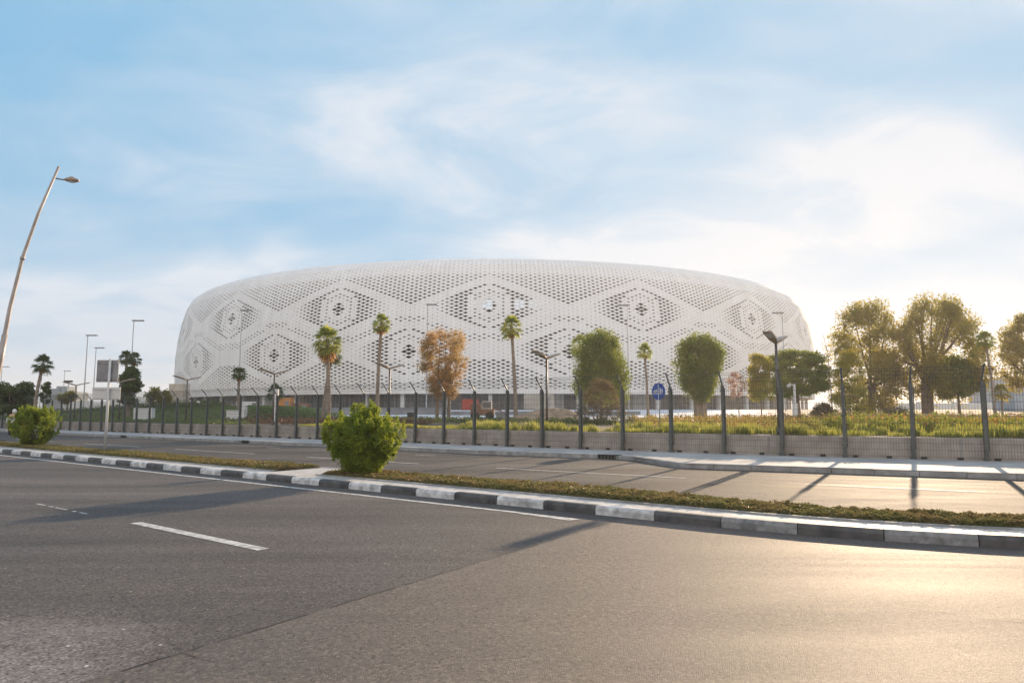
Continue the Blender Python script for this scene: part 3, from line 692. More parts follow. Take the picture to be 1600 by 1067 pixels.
palm('fan_palm', 1567, 648, 66, 597, 34, 'low pale palm at the foot of the tall palm near the right edge', seed=13, dead=0, thick=.09, mat=M['olive'])
# ------------------------------------------------------------------ trees
tree('rust_tree', 690, 660, 53, 514, 649, 735, 625, M['rust'], 'feathery rust and orange coloured tree on two trunks in front of the stadium', 'tree', leaf=.085, n=17000, aspect=.22,
     prof=[(0, .35), (.15, .55), (.3, .6), (.5, .95), (.8, 1), (1, .7)], trunks=[(-8, -6), (10, 12)], nb=110, br=.14, seed=21, shell=.8, trunk_r=.13, limbs=14)
tree('round_tree', 940, 662, 62, 521, 896, 984, 628, M['green'], 'big dense rounded green tree behind the brown bush in front of the stadium', 'tree', leaf=.075, n=30000,
     prof=[(0, .9), (.2, 1), (.6, 1), (.8, .86), (.92, .62), (1, .3)], nb=140, br=.15, seed=22, shell=.55, squash=1.2, limbs=6)
tree('brown_bush', 938, 672, 40, 592, 894, 986, 668, M['brownbush'], 'wispy brown bush below the big round green tree behind the fence', 'bush', leaf=.05, n=11000, aspect=.25,
     prof=[(0, .7), (.25, 1), (.5, .85), (.75, .65), (1, .15)], nb=95, br=.10, seed=23, shell=.9, trunk_r=.04, limbs=10, trunks=[(0, 0), (-8, -14), (9, 12)])
tree('round_tree', 1094, 655, 62, 526, 1056, 1134, 622, M['green'], 'dark green tree with a lobed crown tapering to its trunk right of the blue sign', 'tree', leaf=.08, n=24000,
     prof=[(0, .3), (.2, .68), (.5, 1), (.75, .9), (.9, .7), (1, .35)], nb=115, br=.15, seed=24, shell=.5, squash=1.2, trunk_r=.30, limbs=8, trunks=[(-3, -8), (4, 8)])
tree('small_tree', 1190, 652, 64, 552, 1167, 1212, 628, M['yellow'], 'small yellow green tree just left of the large twin headed lamp', 'tree', leaf=.08, n=8000,
     prof=[(0, .9), (.4, .8), (.8, .7), (1, .35)], nb=50, br=.2, seed=25, shell=.7, trunk_r=.05)
tree('umbrella_tree', 1247, 652, 68, 545, 1196, 1300, 622, M['green'], 'wide umbrella shaped green tree beside the large twin headed lamp', 'tree', leaf=.09, n=22000,
     prof=[(0, .5), (.15, .9), (.5, 1), (.85, .75), (1, .4)], nb=110, br=.12, seed=26, shell=.7, squash=.55, trunk_r=.2, limbs=12)
tree('tall_tree', 1364, 660, 76, 474, 1298, 1424, 650, M['olive'], 'tall golden olive tree at the right, left one of the two largest', 'tree', leaf=.085, n=25000,
     prof=[(0, .55), (.2, .7), (.45, .8), (.7, .8), (.9, .75), (1, .45)], nb=105, br=.13, seed=27, shell=.75, squash=1.1, trunk_r=.24, limbs=14)
tree('tall_tree', 1449, 662, 74, 467, 1384, 1558, 626, M['olive'], 'tallest and widest golden olive tree at the right with gaps of sky in its crown', 'tree', leaf=.085, n=34000,
     prof=[(0, .6), (.25, .95), (.5, .9), (.75, .7), (1, .3)], nb=120, br=.10, seed=28, shell=.8, squash=1.2, trunk_r=.32, limbs=18, trunks=[(0, 0), (3, 10)])
tree('round_tree', 1500, 655, 72, 556, 1462, 1530, 624, M['green'], 'round low tree on a thin trunk below the tallest tree at the right', 'tree', leaf=.08, n=14000, nb=60, br=.18, seed=29, shell=.5, trunk_r=.10)
tree('yellow_bush', 1330, 668, 48, 546, 1300, 1362, 655, M['yellow'], 'yellow green upright bush with dark lower branches behind the right part of the fence', 'bush', leaf=.06, n=12000,
     prof=[(0, .8), (.3, 1), (.7, .8), (1, .3)], nb=70, br=.16, seed=30, shell=.7, trunk_r=.05, limbs=8)
tree('edge_tree', 1612, 660, 72, 488, 1572, 1670, 612, M['olive'], 'tall tree cut by the right edge of the picture', 'tree', leaf=.085, n=20000,
     prof=[(0, .7), (.3, 1), (.7, .85), (1, .35)], nb=80, br=.14, seed=31, shell=.7, trunk_r=.2)
tree('dark_bush', 1392, 668, 52, 636, 1372, 1428, 668, M['brownbush'], 'low dark bush at the foot of the tall trees at the right', 'bush', leaf=.05, n=6000, nb=40, br=.2, seed=32, trunk_r=.03, squash=.7)
tree('dark_bush', 1285, 664, 42, 630, 1268, 1303, 662, M['brownbush'], 'dark scrubby bush to the right of the white camera post', 'bush', leaf=.05, n=4500, nb=30, br=.2, seed=33, trunk_r=.03)
tree('pink_tree', 1155, 655, 62, 580, 1138, 1168, 622, M['pink'], 'small thin tree with sparse pinkish leaves between two green trees', 'tree', leaf=.06, n=1600, nb=30, br=.2, seed=34, shell=.9, trunk_r=.035)
tree('hedge_tree', 15, 655, 60, 597, -30, 47, 652, M['darkgreen'], 'broad dark green tree with a flat top at the far left edge', 'tree', leaf=.10, n=15000,
     prof=[(0, .95), (.5, 1), (.9, .95), (1, .8)], nb=70, br=.14, seed=35, shell=.4, squash=.7)
tree('bushy_tree', 200, 640, 62, 573, 184, 216, 632, M['darkgreen'], 'dense dark bushy tree below the two close palms', 'tree', leaf=.09, n=7000, nb=45, br=.22, seed=36, shell=.5)
for k_, (px_, tp, x0, x1, lab) in enumerate([(238, 604, 226, 252, 'small loose tree on the bank left of the stadium, the taller of two'), (256, 610, 246, 268, 'small loose tree on the bank next to the beige stone block'), (70, 596, 62, 78, 'thin dark sapling just right of the lone curved palm'), (105, 612, 92, 118, 'pale low tree behind the fence, left of the sign pole')]):
    tree('young_tree', px_, 640, 66, tp, x0, x1, 632, M['olive'] if k_ != 2 else M['darkgreen'], lab, 'tree', group='young trees on the left bank', leaf=.08, n=1500, nb=22, br=.25, seed=40+k_, shell=.9, trunk_r=.03)
# bare twig
r_ = empty('bare_sapling', (at(1302, 660, 40)[0], 40, T(at(1302, 660, 40)[0], 40)), label='thin bare sapling rising left of the tall trees, with a few dry leaves', cat='sapling')
t = MB(); zt = at(1294, 524, 40)[2]-r_.location[2]
t.tube([(0, 0, 0), (-.05, 0, zt*.4), (-.12, 0, zt*.8), (-.34, 0, zt)], [.04, .03, .018, .008], 6)
for a_, z_ in ((-.25, .82), (.2, .78), (-.2, .7), (.28, .62), (.1, .9)): t.tube([(-.1, 0, zt*z_), (-.1+a_, .05, zt*z_+.28)], [.012, .004], 5)
t.build('stem', M['trunk'], r_)
C = np.array([[-.1+random.uniform(-.35, .3), random.uniform(-.1, .1), zt*random.uniform(.66, 1.0)] for _ in range(130)]); Vv, Fq = leaves(C, rng.normal(size=C.shape), .05); np_mesh('leaves', Vv, Fq, M['olive'], r_)

# ------------------------------------------------------------------ median bushes
def bush(px, py, v_, wpx, hpx, Y, n, leaf, seed, label, prof, nb, lumps=()):
    gx, gy, _ = at(px, py, Y); root = empty('bush', (gx, gy, KH-.03), label=label, cat='bush')
    s = Y/1062.; rx = wpx/2*s; H = hpx*s
    bl = []; r = random.Random(seed)
    for i in range(nb):
        t = (i+.5)/nb; R = np.interp(t, [p[0] for p in prof], [p[1] for p in prof]); a = r.uniform(0, 2*pi); q = sqrt(r.uniform(.25, 1)); b_ = rx*.19*r.uniform(.6, 1.35)
        bl.append(((max(0, rx*R-b_*.8)*q*cos(a), max(0, rx*R-b_*.8)*q*sin(a), b_*.6+(H-b_*1.3)*t), b_))
    for (lx, lz, lr) in lumps: bl.append(((lx*rx, 0, lz*H), lr*rx))
    for i in range(70):
        t = r.uniform(.25, 1.0); R = np.interp(t, [p[0] for p in prof], [p[1] for p in prof]); a = r.uniform(0, 2*pi); b_ = rx*r.uniform(.05, .11)
        bl.append(((rx*R*1.04*cos(a), rx*R*1.04*sin(a), H*t+r.uniform(0, .06)*H), np.array([b_*.8, b_*.8, b_*1.8])))
    C, D = blob_points(bl, n, .5); C[:, 2] = np.abs(C[:, 2])
    Dz = D + np.array([0, 0, .5]); Vv, Fq = leaves(C, Dz, leaf, .36)
    np_mesh('foliage', Vv, Fq, M['bush'], root)
    t = MB()
    for i in range(16):
        bb = bl[r.randrange(len(bl))][0]; a = r.uniform(0, 6.28); q = r.uniform(0, .15)
        t.tube([(q*cos(a), q*sin(a), -.05), (bb[0]*.4, bb[1]*.4, bb[2]*.5), bb], [.022, .014, .004], 5)
    t.build('stems', M['trunk'], root); return root
bush(567, 738, 1.1, 120, 103, 16.2, 46000, .037, 51, 'large bright green leafy bush in the middle of the median', [(0, .50), (.2, .66), (.45, .86), (.68, 1.0), (.80, .90), (.88, .45), (1, .16)], 170, ((.08, .93, .14), (.02, .86, .2), (.62, .80, .16), (-.62, .76, .16), (.30, .82, .14)))
bush(54, 694, 1.1, 70, 60, 29.2, 20000, .045, 52, 'bright green bush on the median at the far left, in front of the motorcycle', [(0, .50), (.3, .78), (.6, 1.0), (.8, .75), (1, .45)], 90, ((-.2, .92, .25), (.6, .62, .2)))
# ------------------------------------------------------------------ median ground cover (stuff)
def cover(n, xa, xb, power):
    u = rng.uniform(0, 1, n); lo, hi = xa, xb
    if power:   # denser where nearer
        x = hi - (hi-lo)*u**power
    else: x = lo+(hi-lo)*u
    return x
def build_cover(name, segs, label):
    Vs, Fs, off = [], [], 0
    for (xa, xb, n, power, size) in segs:
        x = cover(n, xa, xb, power); v0 = .72; v1 = np.array([mw(a) for a in x])-.16; t = rng.uniform(0, 1, n); v = v0+(v1-v0)*t
        lump = .5+.5*np.sin(x*4.1+np.sin(x*1.7)*2+v*3)*np.sin(v*6+x*2.3)
        big = .5+.5*np.sin(x*.9+1.3)
        fine = .5+.5*np.sin(x*19+np.sin(v*13+x*3)*2.5)*np.sin(v*23+np.sin(x*7)*2)
        keep = (fine*.6+lump*.4+rng.uniform(-.2, .2, n)) > .22; x, v, t, lump, big, fine = x[keep], v[keep], t[keep], lump[keep], big[keep], fine[keep]; n = len(x)
        h = (.02+.035*lump+.03*big+.06*fine)*np.clip(np.minimum(t, 1-t)*7+.25, 0, 1)
        z = KH-.02 + h*rng.uniform(.2, 1.1, n)**.5
        Kx = np.array([K(a) for a in x]); C = np.stack([x+.6*v, Kx+.8*v, z], 1)
        D = np.tile([0, 0, 1.], (n, 1)) + rng.normal(size=(n, 3))*.6; Vv, Fq = leaves(C, D, size, .4); Vs.append(Vv); Fs.append(Fq+off); off += len(Vv)
    return np_mesh(name, np.concatenate(Vs), np.concatenate(Fs), M['cover'], kind='stuff', label=label, cat='ground cover')
build_cover('ground_cover', [(-4.9, 8, 110000, 0, .024), (8, 24, 6000, 0, .04), (-26, -6.3, 70000, .0, .032), (-120, -26, 12000, .0, .06)], 'low brownish green creeping plants filling the median beds')

# ------------------------------------------------------------------ grass behind wall
def blades(n, fx_, fd_, hmin, hmax, wd, name, mat, label, clump=0):
    x = fx_(n); d = fd_(n)
    if clump:
        cx_ = rng.choice(x, size=n//clump); cd_ = rng.choice(d, size=n//clump); i = rng.integers(0, len(cx_), n); x = cx_[i]+rng.normal(size=n)*.13; d = np.maximum(.3, cd_[i]+rng.normal(size=n)*.13)
    y = np.array([F(a) for a in x]) + d; z = np.array([T(a, b) for a, b in zip(x, y)]) - .02
    h = rng.uniform(hmin, hmax, n)*(.75+.35*np.sin(x*.8+d)); a = rng.uniform(0, 6.28, n); l = rng.uniform(.05, .45, n)*h
    p0 = np.stack([x, y, z], 1); dr = np.stack([np.cos(a), np.sin(a), 0*a], 1); sd_ = np.stack([-np.sin(a), np.cos(a), 0*a], 1)*wd
    up = np.array([0, 0, 1.]); mid = p0+up*(h*.6)[:, None]+dr*(l*.35)[:, None]; tip = p0+up*h[:, None]+dr*l[:, None]
    V = np.stack([p0-sd_, p0+sd_, mid+sd_*.8, mid-sd_*.8, tip+sd_*.1, tip-sd_*.1], 1).reshape(-1, 3); k = np.arange(n)*6
    Fq = np.concatenate([np.stack([k, k+1, k+2, k+3], 1), np.stack([k+3, k+2, k+4, k+5], 1)])
    return np_mesh(name, V, Fq, mat, kind='stuff', label=label, cat='grass')
blades(24000, lambda n: rng.uniform(-2, 24, n), lambda n: .5+3.2*rng.uniform(0, 1, n)**1.2, .18, .46, .012, 'ornamental_grass', M['grass'], 'tall yellow green ornamental grass tufts behind the concrete wall', clump=110)
blades(9000, lambda n: rng.uniform(-12, -1, n), lambda n: .5+2.0*rng.uniform(0, 1, n), .12, .34, .012, 'ornamental_grass', M['grass'], 'shorter sparse yellow green grass behind the wall near the palms', clump=50)
def scatter(name, n, fx_, fd_, hgt, size, mat, label, cat='plants', rows=None, aspect=.4):
    x = fx_(n); d = fd_(n)
    if rows: d = np.round(d/rows)*rows + rng.normal(size=n)*rows*.13
    y = np.array([F(a) for a in x]) + d; z = np.array([T(a, b) for a, b in zip(x, y)])
    lump = .55+.45*np.sin(x*5+d*3)*np.sin(x*2.1-d*4); z = z + hgt*lump*rng.uniform(0, 1, n)**.6
    C = np.stack([x, y, z], 1); D = np.tile([0, 0, 1.], (n, 1)) + rng.normal(size=(n, 3))*.7; Vv, Fq = leaves(C, D, size, aspect)
    return np_mesh(name, Vv, Fq, mat, kind='stuff', label=label, cat=cat)
scatter('bank_plants', 46000, lambda n: rng.uniform(-62, -17, n), lambda n: rng.uniform(.5, 30, n), .30, .10, M['lawn'], 'green ground cover over the planted bank at the left')
scatter('hedge_plants', 12000, lambda n: rng.uniform(-60, -28, n), lambda n: rng.uniform(14, 19, n), .95, .11, M['darkgreen'], 'dark hedge running along the top of the left bank')
scatter('red_plants', 10000, lambda n: rng.uniform(-20, -5, n), lambda n: rng.uniform(3.5, 12, n), .40, .08, M['redleaf'], 'dark reddish planting between the left bank and the palms')
scatter('green_plants', 12000, lambda n: rng.uniform(-22, 6, n), lambda n: rng.uniform(12, 19, n), .38, .09, M['darkgreen'], 'dark green low planting at the edge of the white plaza')
scatter('yellow_flowers', 16000, lambda n: rng.uniform(7, 18, n), lambda n: rng.uniform(4, 20, n), .60, .085, leafy('yellow_flower', (.22, .20, .06), (.32, .19, .07), (.12, .15, .04), .4, nscale=.6), 'rows of yellow and orange flowering plants right of the blue sign', rows=1.1)
scatter('orange_flowers', 22000, lambda n: rng.uniform(15, 38, n), lambda n: rng.uniform(4, 28, n), .62, .09, M['flower'], 'rows of orange flowers below the tall trees at the right', rows=1.2)
scatter('green_shrubs', 9000, lambda n: rng.uniform(12, 20, n), lambda n: rng.uniform(4, 7, n), .8, .07, leafy('shrub_leaf', (.14, .17, .03), (.2, .22, .04), None, .4), 'yellow green shrubs at the foot of the white camera post')

# ------------------------------------------------------------------ park lamps (twin arms in a shallow V)
def park_lamp():
    r = empty('street_lamp', (0, 0, 0), cat='lamp', group='twin arm park lamps behind the fence')
    m = MB(); m.tube([(0, 0, 0), (0, 0, 3.6)], [.06, .045], 8); m.tube([(0, 0, 0), (0, 0, .25)], .085, 8); m.build('pole', M['lamp_steel'], r)
    for s_ in (-1, 1):
        h = MB()
        # tapered blade: from hub out and up
        p = [(.0, .0, 3.55), (.30*s_, 0, 3.66), (.95*s_, 0, 3.86), (1.05*s_, 0, 3.86)]; wv = [.05, .13, .15, .10]; th = [.05, .05, .03, .02]
        b = len(h.v)
        for q, w_, t_ in zip(p, wv, th):
            for (a_, c_) in ((-1, -1), (1, -1), (1, 1), (-1, 1)): h.v.append((q[0], q[1]+a_*w_, q[2]+c_*t_))
        for i in range(3):
            for k_ in range(4): k2 = (k_+1) % 4; h.f.append((i*4+k_, i*4+k2, i*4+4+k2, i*4+4+k_)); h.m.append(0); h.sm.append(False)
        h.f.append((12, 13, 14, 15)); h.m.append(0); h.sm.append(False); h.f.append((3, 2, 1, 0)); h.m.append(0); h.sm.append(False)
        arm = h.build('lamp_arm', M['lamp_head'], r)
        g = MB(); g.box((.72*s_, 0, 3.745), (.42, .20, .02), ry=-s_*.28); g.build('lamp_lens', M['signpale'], arm)
    return r
lamp0 = park_lamp()
# (column, row of the arm tips, distance, yaw)
lsp = [(1212, 527, 23.6, .62, 'largest twin arm lamp, rising behind the fence at the right'), (854, 554, 30.5, .50, 'twin arm lamp between the leaning palm and the big round tree'),
       (609, 571, 37.2, .48, 'twin arm lamp right of the tall slim palm above the near bush'), (429, 580, 42.0, .42, 'twin arm lamp above the white post in front of the stadium'),
       (293, 590, 48.4, .38, 'twin arm lamp just right of the beige stone block'), (119, 599, 57.5, .34, 'twin arm lamp left of the grey sign backs'),
       (189, 593, 52.6, .36, 'twin arm lamp mostly hidden behind the grey sign backs'), (50, 602, 64.0, .3, 'twin arm lamp behind the lone palm at the far left')]
for i, (px_, tp, Y, yw, lab) in enumerate(lsp):
    o = lamp0 if i == 0 else copy_tree(lamp0)
    a_ = at(px_, tp, Y); gz = T(a_[0], Y); o.location = (a_[0], Y, gz); o.rotation_euler = (0, 0, atan2(.8, .6)); s_ = (a_[2]-gz)/3.75; o.scale = (1, 1, s_); o['label'] = lab
# ------------------------------------------------------------------ tall mast lights
def mast():
    r = empty('mast_light', (0, 0, 0), cat='lamp', group='tall mast lights round the stadium')
    m = MB(); m.tube([(0, 0, 0), (0, 0, 1)], [.10, .055], 8); m.build('pole', M['mast'], r)
    m = MB(); m.box((.62, 0, 1.0), (1.6, .5, .012), bev=0); m.build('lamp_head', M['greyp'], r)
    return r
mast0 = mast()
for i, (px_, tp, Y, hs_, lab) in enumerate([(209, 501, 90, .9, 'tall thin mast light left of the stadium, the highest of the three'), (137, 524, 95, .9, 'tall thin mast light behind the lamps at the left, middle height of the three'),
        (150, 543.5, 112, .9, 'tall thin mast light behind the grey sign, lowest of the three'), (378, 485, 92, .9, 'mast light standing before the left part of the patterned stadium wall'),
        (668, 476, 92, .9, 'mast light standing before the stadium wall above the rust tree'), (980, 477, 92, .9, 'mast light standing before the stadium wall above the round green tree'),
        (1222, 489, 92, .9, 'mast light before the right edge of the stadium above the largest lamp'), (101, 579.5, 105, .6, 'low mast light left of the sign, thinner and shorter than its neighbours'), (3, 573, 100, .7, 'low mast light at the left edge of the picture'), (65, 586.5, 105, .6, 'low mast light just behind the crown of the lone palm')]):
    o = mast0 if i == 0 else copy_tree(mast0)
    a_ = at(px_, tp, Y); gz = T(a_[0], Y); H = a_[2]-gz; o.location = (a_[0], Y, gz); o.scale = (hs_, hs_, H); o['label'] = lab
    if px_ == 980: o.scale = (-hs_, hs_, H)
    if px_ == 1222: o.scale = (-hs_, hs_, H)
# floodlight cluster and thin posts at the left
for i, (px_, tp, Y) in enumerate([(107, 596, 90)]):
    a_ = at(px_, tp, Y); gz = T(a_[0], Y); H = a_[2]-gz
    r = empty('floodlight_pole', (a_[0], Y, gz), label='thin pole with a ring of small floodlights at the far left', cat='lamp')
    m = MB(); m.tube([(0, 0, 0), (0, 0, H)], .06, 6); m.tube([(-.45, 0, H-.1), (.45, 0, H-.1)], .03, 5); m.build('pole', M['galv'], r)
    for s_ in (-.45, -.15, .15, .45):
        m = MB(); m.box((s_, -.05, H+.02), (.2, .16, .22), rx=.4); m.build('floodlight', M['lamp_steel'], r)
# ------------------------------------------------------------------ leaning street lamp at left
Yl = 31.9; pts_ = [(-24.42, Yl, KH), (-24.2, Yl, 2.2), (-23.98, Yl, 4.0), (-23.70, Yl, 6.5), (-23.28, Yl, 8.9), (-22.7, Yl, 11.0), (-21.86, Yl, 13.35)]
r = empty('street_lamp', (-24.42, Yl, KH-.02), label='tall curved grey street lamp leaning in at the left edge', cat='lamp')
def rel(p): return (p[0]+24.42, p[1]-Yl, p[2]-KH+.02)
m = MB(); m.tube([rel(p) for p in pts_], [.13, .12, .105, .085, .075, .065, .055], 12); m.build('pole', M['galv_brown'], r)
m = MB(); m.tube([rel(p) for p in [(-24.42, Yl, KH), (-24.2, Yl, 2.2), (-23.98, Yl, 4.0), (-23.84, Yl, 5.2)]], [.15, .14, .13, .125], 12)
m.build('base_sleeve', M['galv_brown'], r)
m = MB(); m.tube([rel((-23.30, Yl, 8.78)), rel((-23.26, Yl, 8.95))], .10, 12); m.build('collar', M['galv_brown'], r)
m = MB(); a0 = at(87, 279, Yl); a1 = at(101, 281.5, Yl-.1); m.tube([rel(a0), rel(a1)], [.035, .03], 8); arm = m.build('arm', M['lamp_steel'], r)
hc = at(112, 281.5, Yl-.1); m = MB(); m.ell(rel(hc), (.36, .2, .11), 16, 8, tilt=.06); m.ell(rel((hc[0]-.02, hc[1], hc[2]+.06)), (.17, .13, .11), 12, 6); head = m.build('lamp_head', M['lamp_head'], r)
m = MB(); m.ell(rel((hc[0]+.03, hc[1], hc[2]-.055)), (.22, .15, .08), 14, 6); m.build('lamp_glass', M['signpale'], head)
# ------------------------------------------------------------------ road sign seen from behind
Ys = 25.6; b0 = at(163.7, 703, Ys); r = empty('road_sign', (b0[0], Ys, KH-.03), label='pair of grey road sign plates seen from behind on one pale pole', cat='sign')
m = MB(); m.tube([(0, 0, 0), (0, 0, 3.46)], .045, 10); m.box((0, 0, .01), (.2, .2, .02)); m.build('pole', M['signpale'], r)
def plate(name, x0, x1, y0, y1, mat, off):
    a_ = at(x0, y1, Ys+off); c_ = at(x1, y0, Ys+off); wx, wz = c_[0]-a_[0], c_[2]-a_[2]; cx_, cz_ = (a_[0]+c_[0])/2-b0[0], (a_[2]+c_[2])/2-(KH-.03)
    m = MB(); m.box((cx_, off, cz_), (wx, .012, wz), bev=.004); m.box((cx_, off-.02, cz_+wz*.36), (wx*.98, .03, .045)); m.box((cx_, off-.02, cz_-wz*.36), (wx*.98, .03, .045))
    for zz in (-.36, .36): m.box((0, off-.045, cz_+wz*zz), (.13, .05, .06))
    return m.build(name, mat, r)
plate('upper_plate', 150, 186, 562.5, 597, M['signback'], .075); plate('lower_plate', 143.5, 188.5, 605, 624.5, M['signpale'], .075)
# ------------------------------------------------------------------ blue round shared path sign
Yb = 31.0; b0 = at(1031.5, 676, Yb); gz = T(b0[0], Yb); r = empty('cycle_sign', (b0[0], Yb, gz), rz=radians(-52), label='round blue cycle and pedestrian path sign on a thin post', cat='sign')
zc_ = at(1031.5, 611.5, Yb)[2]-gz
m = MB(); m.tube([(0, 0, -.05), (0, 0, zc_+.42)], .03, 8); m.build('post', M['galv'], r)
def disc(m, c, rad, y, n=36, mi=0, th=.012):
    m.tube([(c[0], y, c[1]), (c[0], y-th, c[1])], rad, n, mi=mi, smooth=False)
m = MB(); disc(m, (0, zc_), .385, -.045, 40); pl = m.build('plate', M['blue'], r)
m = MB()
def ringxz(m, cx_, cz_, rad, w_=.012, y=-.062, n=18):
    for i in range(n):
        a, c = 2*pi*i/n, 2*pi*(i+1)/n
        m.quad([(cx_+(rad-w_)*cos(a), y, cz_+(rad-w_)*sin(a)), (cx_+(rad-w_)*cos(c), y, cz_+(rad-w_)*sin(c)), (cx_+(rad+w_)*cos(c), y, cz_+(rad+w_)*sin(c)), (cx_+(rad+w_)*cos(a), y, cz_+(rad+w_)*sin(a))])
def seg(m, a, c, w_=.012, y=-.062):
    d = np.array(c)-np.array(a); d = d/np.linalg.norm(d); nn = np.array([-d[1], d[0]])*w_
    m.quad([(a[0]-nn[0], y, a[1]-nn[1]), (c[0]-nn[0], y, c[1]-nn[1]), (c[0]+nn[0], y, c[1]+nn[1]), (a[0]+nn[0], y, a[1]+nn[1])])
seg(m, (0, zc_-.37), (0, zc_+.37), .014)
ringxz(m, -.24, zc_-.05, .07); ringxz(m, -.08, zc_-.05, .07)
for a_, c_ in (((-.24, -.05), (-.19, .05)), ((-.19, .05), (-.10, .05)), ((-.10, .05), (-.15, -.05)), ((-.15, -.05), (-.24, -.05)), ((-.15, -.05), (-.20, .07)), ((-.08, -.05), (-.11, .09)), ((-.11, .09), (-.07, .09)), ((-.22, .075), (-.17, .075))):
    seg(m, (a_[0], zc_+a_[1]), (c_[0], zc_+c_[1]), .010)
# adult and child
def walker(m, cx_, s_):
    m.tube([(cx_, -.0605, zc_+.13*s_), (cx_, -.0635, zc_+.13*s_)], .028*s_, 12, smooth=False)
    seg(m, (cx_, zc_+.095*s_), (cx_, zc_-.02*s_), .028*s_); seg(m, (cx_, zc_-.02*s_), (cx_-.035*s_, zc_-.14*s_), .014*s_); seg(m, (cx_, zc_-.02*s_), (cx_+.04*s_, zc_-.14*s_), .014*s_)
    seg(m, (cx_, zc_+.08*s_), (cx_+.06*s_, zc_-.0*s_), .010*s_)
walker(m, .11, 1.0); walker(m, .22, .75)
m.build('symbols', M['signwhite'], pl)
# ------------------------------------------------------------------ white posts (camera posts)
for (px_, tp, bs, Y, w_, lab, cam_) in ((432.5, 608, 664, 45, .17, 'plain square white post in front of the left plaza', 0), (1241, 600, 648, 40, .10, 'white camera post under the umbrella shaped tree', 1)):
    a_ = at(px_, tp, Y); gz = T(a_[0], Y); H = a_[2]-gz
    r = empty('white_post', (a_[0], Y, gz), label=lab, cat='post'); m = MB(); m.box((0, 0, H/2), (w_*(1 if cam_ else 1.3), w_, H), bev=.01); 
    if cam_: m.box((0, 0, .6), (.22, .2, 1.2), bev=.01)
    m.box((0, 0, .03), (.34, .34, .06)); m.build('post', M['white'], r)
    if cam_:
        m = MB(); m.tube([(0, 0, H-.05), (-.32, -.05, H-.02)], .03, 6); m.build('bracket', M['white'], r); m = MB(); m.ell((-.34, -.05, H-.12), (.11, .11, .12), 12, 8); m.build('camera_dome', M['signpale'], r)
# ------------------------------------------------------------------ drain grates on the far kerb
def grate(xc, ln, label):
    s = atan2(FK(xc+.1)-FK(xc-.1), .2); r = empty('drain_grate', (xc-.03, FK(xc)-.05, 0), rz=s, label=label, cat='drain', group='kerb drains along the far pavement')
    m = MB(); m.box((0, .03, .075), (ln, .02, .15)); m.build('opening', M['black'], r)
    m = MB(); n_ = int(ln/.12)
    for i in range(n_+1): m.box((-ln/2+ln*i/n_, 0, .075), (.03, .03, .14))
    m.box((0, 0, .145), (ln, .035, .02)); m.build('bars', M['steel_dark'], r)
grate(3.35, .85, 'barred kerb drain where the far pavement widens'); grate(-13.5, .55, 'kerb drain below the white post'); grate(-24, .6, 'kerb drain just right of the sign pole')

# ------------------------------------------------------------------ motorcycle and rider (partly behind the left bush)
Ym = 47.5; b0 = at(20, 679, Ym); rz = radians(112)
r = empty('motorcycle', (b0[0], Ym, 0), rz=rz, label='dark motorcycle on the far road behind the left bush', cat='motorcycle')
for x_ in (-.68, .68):
    m = MB(); n_ = 24
    ptsr = [(x_+.25*cos(2*pi*i/n_), 0, .31+.25*sin(2*pi*i/n_)) for i in range(n_+1)]
    m.tube(ptsr, .06, 8, cap=False); wh = m.build('wheel', M['black'], r)
    m = MB(); m.tube([(x_, -.05, .31), (x_, .05, .31)], .05, 10)
    for i in range(6): a = i*pi/3; m.tube([(x_, 0, .31), (x_+.22*cos(a), 0, .31+.22*sin(a))], .012, 5)
    m.build('rim', M['chrome'], wh)
m = MB(); m.ell((.15, 0, .82), (.28, .15, .14), 12, 8); m.tube([(.4, 0, .9), (.68, 0, .31)], .035, 8); m.tube([(-.3, 0, .45), (-.68, 0, .31)], .035, 8); m.tube([(-.4, 0, .7), (.35, 0, .8), (.2, 0, .4), (-.3, 0, .4), (-.4, 0, .7)], .03, 6)
m.box((.7, 0, .6), (.4, .13, .03), ry=-.2, bev=.01); m.build('body', M['black'], r)
m = MB(); m.ell((0, 0, .42), (.2, .16, .16), 10, 6); m.tube([(.1, .14, .3), (-.75, .17, .33)], .045, 8); m.build('engine', M['chrome'], r)
m = MB(); m.ell((-.32, 0, .82), (.36, .14, .07), 12, 6); m.build('seat', M['black'], r)
m = MB(); m.tube([(.38, -.34, 1.02), (.42, 0, .98), (.38, .34, 1.02)], .018, 6); m.build('handlebar', M['chrome'], r)
m = MB(); m.ell((.52, 0, .88), (.08, .1, .1), 10, 6); m.build('headlight', M['signwhite'], r)
m = MB(); m.box((-.72, 0, 1.0), (.40, .42, .38), bev=.03); m.build('top_box', M['white'], r)
def skin_body(name, V, E, Rd, mat, parent, sub=2):
    me = bpy.data.meshes.new(name); me.from_pydata(V, E, []); o = bpy.data.objects.new(name, me); COL.objects.link(o)
    s = o.modifiers.new('s', 'SKIN'); s.use_smooth_shade = True
    sv = me.skin_vertices[0].data
    for i, r_ in enumerate(Rd): sv[i].radius = (r_, r_); sv[i].use_root = (i == 0)
    u = o.modifiers.new('u', 'SUBSURF'); u.levels = sub; u.render_levels = sub
    me.materials.append(mat)
    if parent: o.parent = parent
    return o
pr_ = empty('person', (b0[0], Ym, 0), rz=rz, label='rider in a tan top and white helmet on the motorcycle', cat='person')
V = [(-.3, 0, .92), (-.24, 0, 1.12), (-.14, 0, 1.36), (-.08, 0, 1.46), (-.04, 0, 1.56), (-.02, 0, 1.63)]; E = [(0, 1), (1, 2), (2, 3), (3, 4), (4, 5)]; Rd = [.15, .14, .16, .08, .09, .09]
